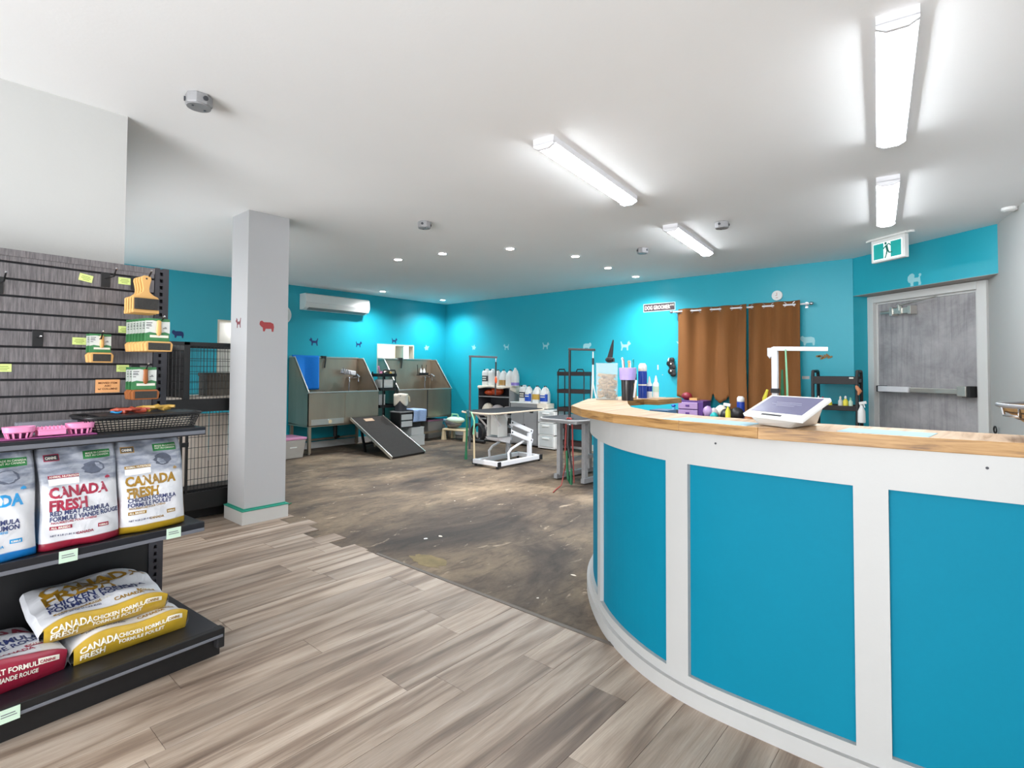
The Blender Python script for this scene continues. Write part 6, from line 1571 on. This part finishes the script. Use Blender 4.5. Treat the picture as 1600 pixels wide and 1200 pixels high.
def small_bottle(y, x, h, r, m_, cap, label, sx=1.):
    t = thing('small_bottle', label, 'bottle', (6.72 + x, .955 + y, .8535), 0, BG)
    mb = MB(); mb.lathe([(r, 0), (r, h * .6), (r * .4, h * .75), (r * .35, h * .8)], 12); obj('body', mb, M[m_], t, smooth=True)
    mb = MB(); mb.lathe([(r * .45, h * .78), (r * .45, h * .93), (r * .2, h)], 10); obj('cap', mb, M[cap], t, smooth=True)
for a in [(.375, .05, .12, .02, 'pink', 'white_plastic', 'pale pink bottle at the left end of the black rack shelf'),
          (.335, .06, .115, .026, 'terra', 'red_ink', 'red-brown round bottle on the black rack shelf'),
          (.30, .04, .075, .028, 'cream', 'terra', 'small peach coloured pot on the black rack shelf'),
          (.265, .05, .095, .024, 'yellow', 'mint', 'yellow bottle with a mint cap left of the gap on the rack'),
          (.165, .06, .125, .022, 'frost', 'cloth_cream', 'tall clear bottle just right of the gap on the rack'),
          (.115, .05, .13, .024, 'yellow', 'white_plastic', 'yellow bottle with a white pump on the rack'),
          (.07, .06, .115, .02, 'mint', 'mint_cord', 'pale green bottle at the right end of the rack shelf')]: small_bottle(*a)
t = thing('spray_bottle', 'white spray bottle hanging on the right post of the black rack', 'bottle', (6.70, .915, .71))
mb = MB(); mb.lathe([(.034, 0), (.036, .02), (.034, .12), (.014, .17), (.013, .185)], 14); obj('body', mb, M['white_plastic'], t, smooth=True)
mb = MB(); mb.bar((0, .02, .20), (0, -.045, .215), .028, .03); mb.bar((0, -.02, .195), (0, -.03, .16), .01, .012); obj('trigger_head', mb, M['white_plastic'], t, bevel=.004)
mb = MB(); mb.tube([(0, 0, 0), (0, -.015, .04), (0, .01, .08), (0, .02, .10)], [.008, .022, .018, .008], 8)
item('orange_tie', mb, mat('salmon_plastic', 'd08860', .6, var=.1), (6.68, .94, 1.0), 'salmon coloured scrap tied to the right post of the black rack', 'tie', smooth=True)

# ------------------------------------------------------------------ bench and clutter behind the counter, under the curtain
t = thing('work_bench', 'low black bench behind the counter below the curtain', 'bench', (6.55, 1.75, 0))
mb = MB(); mb.box(0, .42, 0, 1.30, .62, .65); obj('bench_top', mb, M['black_plastic'], t, bevel=.004)
for x in (.02, .38):
    for y in (.02, 1.26): mb = MB(); mb.box(x, x + .03, y, y + .03, 0, .62); obj('leg', mb, M['black_metal'], t)
t = thing('purple_drawers', 'purple two-drawer box on the bench below the curtain', 'drawers', (6.68, 2.60, .6515))
mb = MB(); mb.box(0, .26, 0, .325, 0, .205); obj('body', mb, M['purple'], t, bevel=.006)
mb = MB(); mb.box(-.002, .262, -.004, .33, .205, .215); obj('lid', mb, M['purple'], t, bevel=.004)
for z in (.012, .108):
    mb = MB(); mb.box(-.018, 0, .065, .32, z, z + .085); d = obj('drawer', mb, M['lilac'], t, bevel=.005)
    mb = MB(); mb.box(-.024, -.018, .17, .22, z + .03, z + .055); obj('handle', mb, M['purple'], d, bevel=.002)
for k, (y, h, lab, m_) in enumerate([(2.86, .05, 'dark plum bundle on the left of the purple drawers', 'decal_plum'), (2.76, .03, 'small brown block on top of the purple drawers', 'beech')]):
    mb = MB(); (mb.ell((0, 0, h), .06, .07, h, 10, 7) if k == 0 else mb.box(-.04, .04, -.05, .05, 0, .028)); item('clutter', mb, M[m_], (6.80, y, .868), lab, 'bundle', smooth=(k == 0))
t = thing('dog_brush', 'pale blue handled brush standing left of the purple drawers', 'brush', (6.70, 3.00, .6515))
mb = MB(); mb.cyl((0, 0, 0), (0, 0, .12), .022, 10); obj('handle', mb, mat('sky_plastic', '5ca8dc', .4, var=.05), t, smooth=True); mb = MB(); mb.ell((0, 0, .14), .03, .03, .018, 10, 6); obj('head', mb, M['cobalt'], t, smooth=True)
mb = MB(); mb.cyl((0, 0, 0), (0, 0, .09), .014, 8); mb.cyl((.01, -.03, 0), (.01, -.03, .07), .012, 8); item('dark_tools', mb, M['dark_grey'], (6.70, 2.95, .6515), 'two dark stubby tools left of the purple drawers', 'tool')
r = random.Random(9)
for k, (y, x, z, rr_, m_, lab) in enumerate([(2.53, 6.66, .08, .06, 'lilac', 'lilac rumpled bag right of the purple drawers'), (2.46, 6.68, .07, .05, 'bagcloth', 'grey and rust rumpled bag beside the lilac one'), (2.40, 6.76, .085, .085, 'cloth_cream', 'pale rumpled plastic bag below the curtain hem'), (2.43, 6.60, .045, .05, 'teal_plastic', 'turquoise plastic box under the pale bag'),
        (2.26, 6.62, .07, .11, 'black_plastic', 'black glossy helmet-like bag behind the tape strip'), (2.16, 6.62, .08, .08, 'black_plastic', 'black mesh bag left of the tablet till'), (2.01, 6.60, .035, .07, 'oiled', 'low brown bundle left of the tablet till')]):
    mb = MB(); mb.ell((0, 0, 0), rr_ * .9, rr_, z, 14, 9)
    q = random.Random(k + 3); mb.v = [(a * (1 + .1 * math.sin(9 * b * 9 + k)), b * (1 + .12 * math.sin(40 * c + k)), c * (1 + .14 * math.sin(30 * a + 22 * b))) for a, b, c in mb.v]
    item('rumpled_bag', mb, M[m_], (x, y, .6515 + z * .98), lab, 'bag', 'rumpled bags on the bench', smooth=True)
spray_can(6.74, 2.16, .29, .045, 'blue_cap', 'white_plastic', 'dark blue drinks bottle with a white lid below the curtain', None, .6515, 'drinks_bottle')
t = thing('trigger_bottle', 'yellow bottle with a white trigger behind the black bag', 'bottle', (6.50, 2.23, .6515))
mb = MB(); mb.lathe([(.03, 0), (.03, .12), (.012, .16), (.012, .18)], 12); obj('body', mb, M['yellow'], t, smooth=True)
mb = MB(); mb.bar((0, .05, .20), (0, -.03, .19), .03, .035); mb.bar((0, .04, .19), (0, .05, .15), .01); obj('trigger_head', mb, M['white_plastic'], t, bevel=.004)
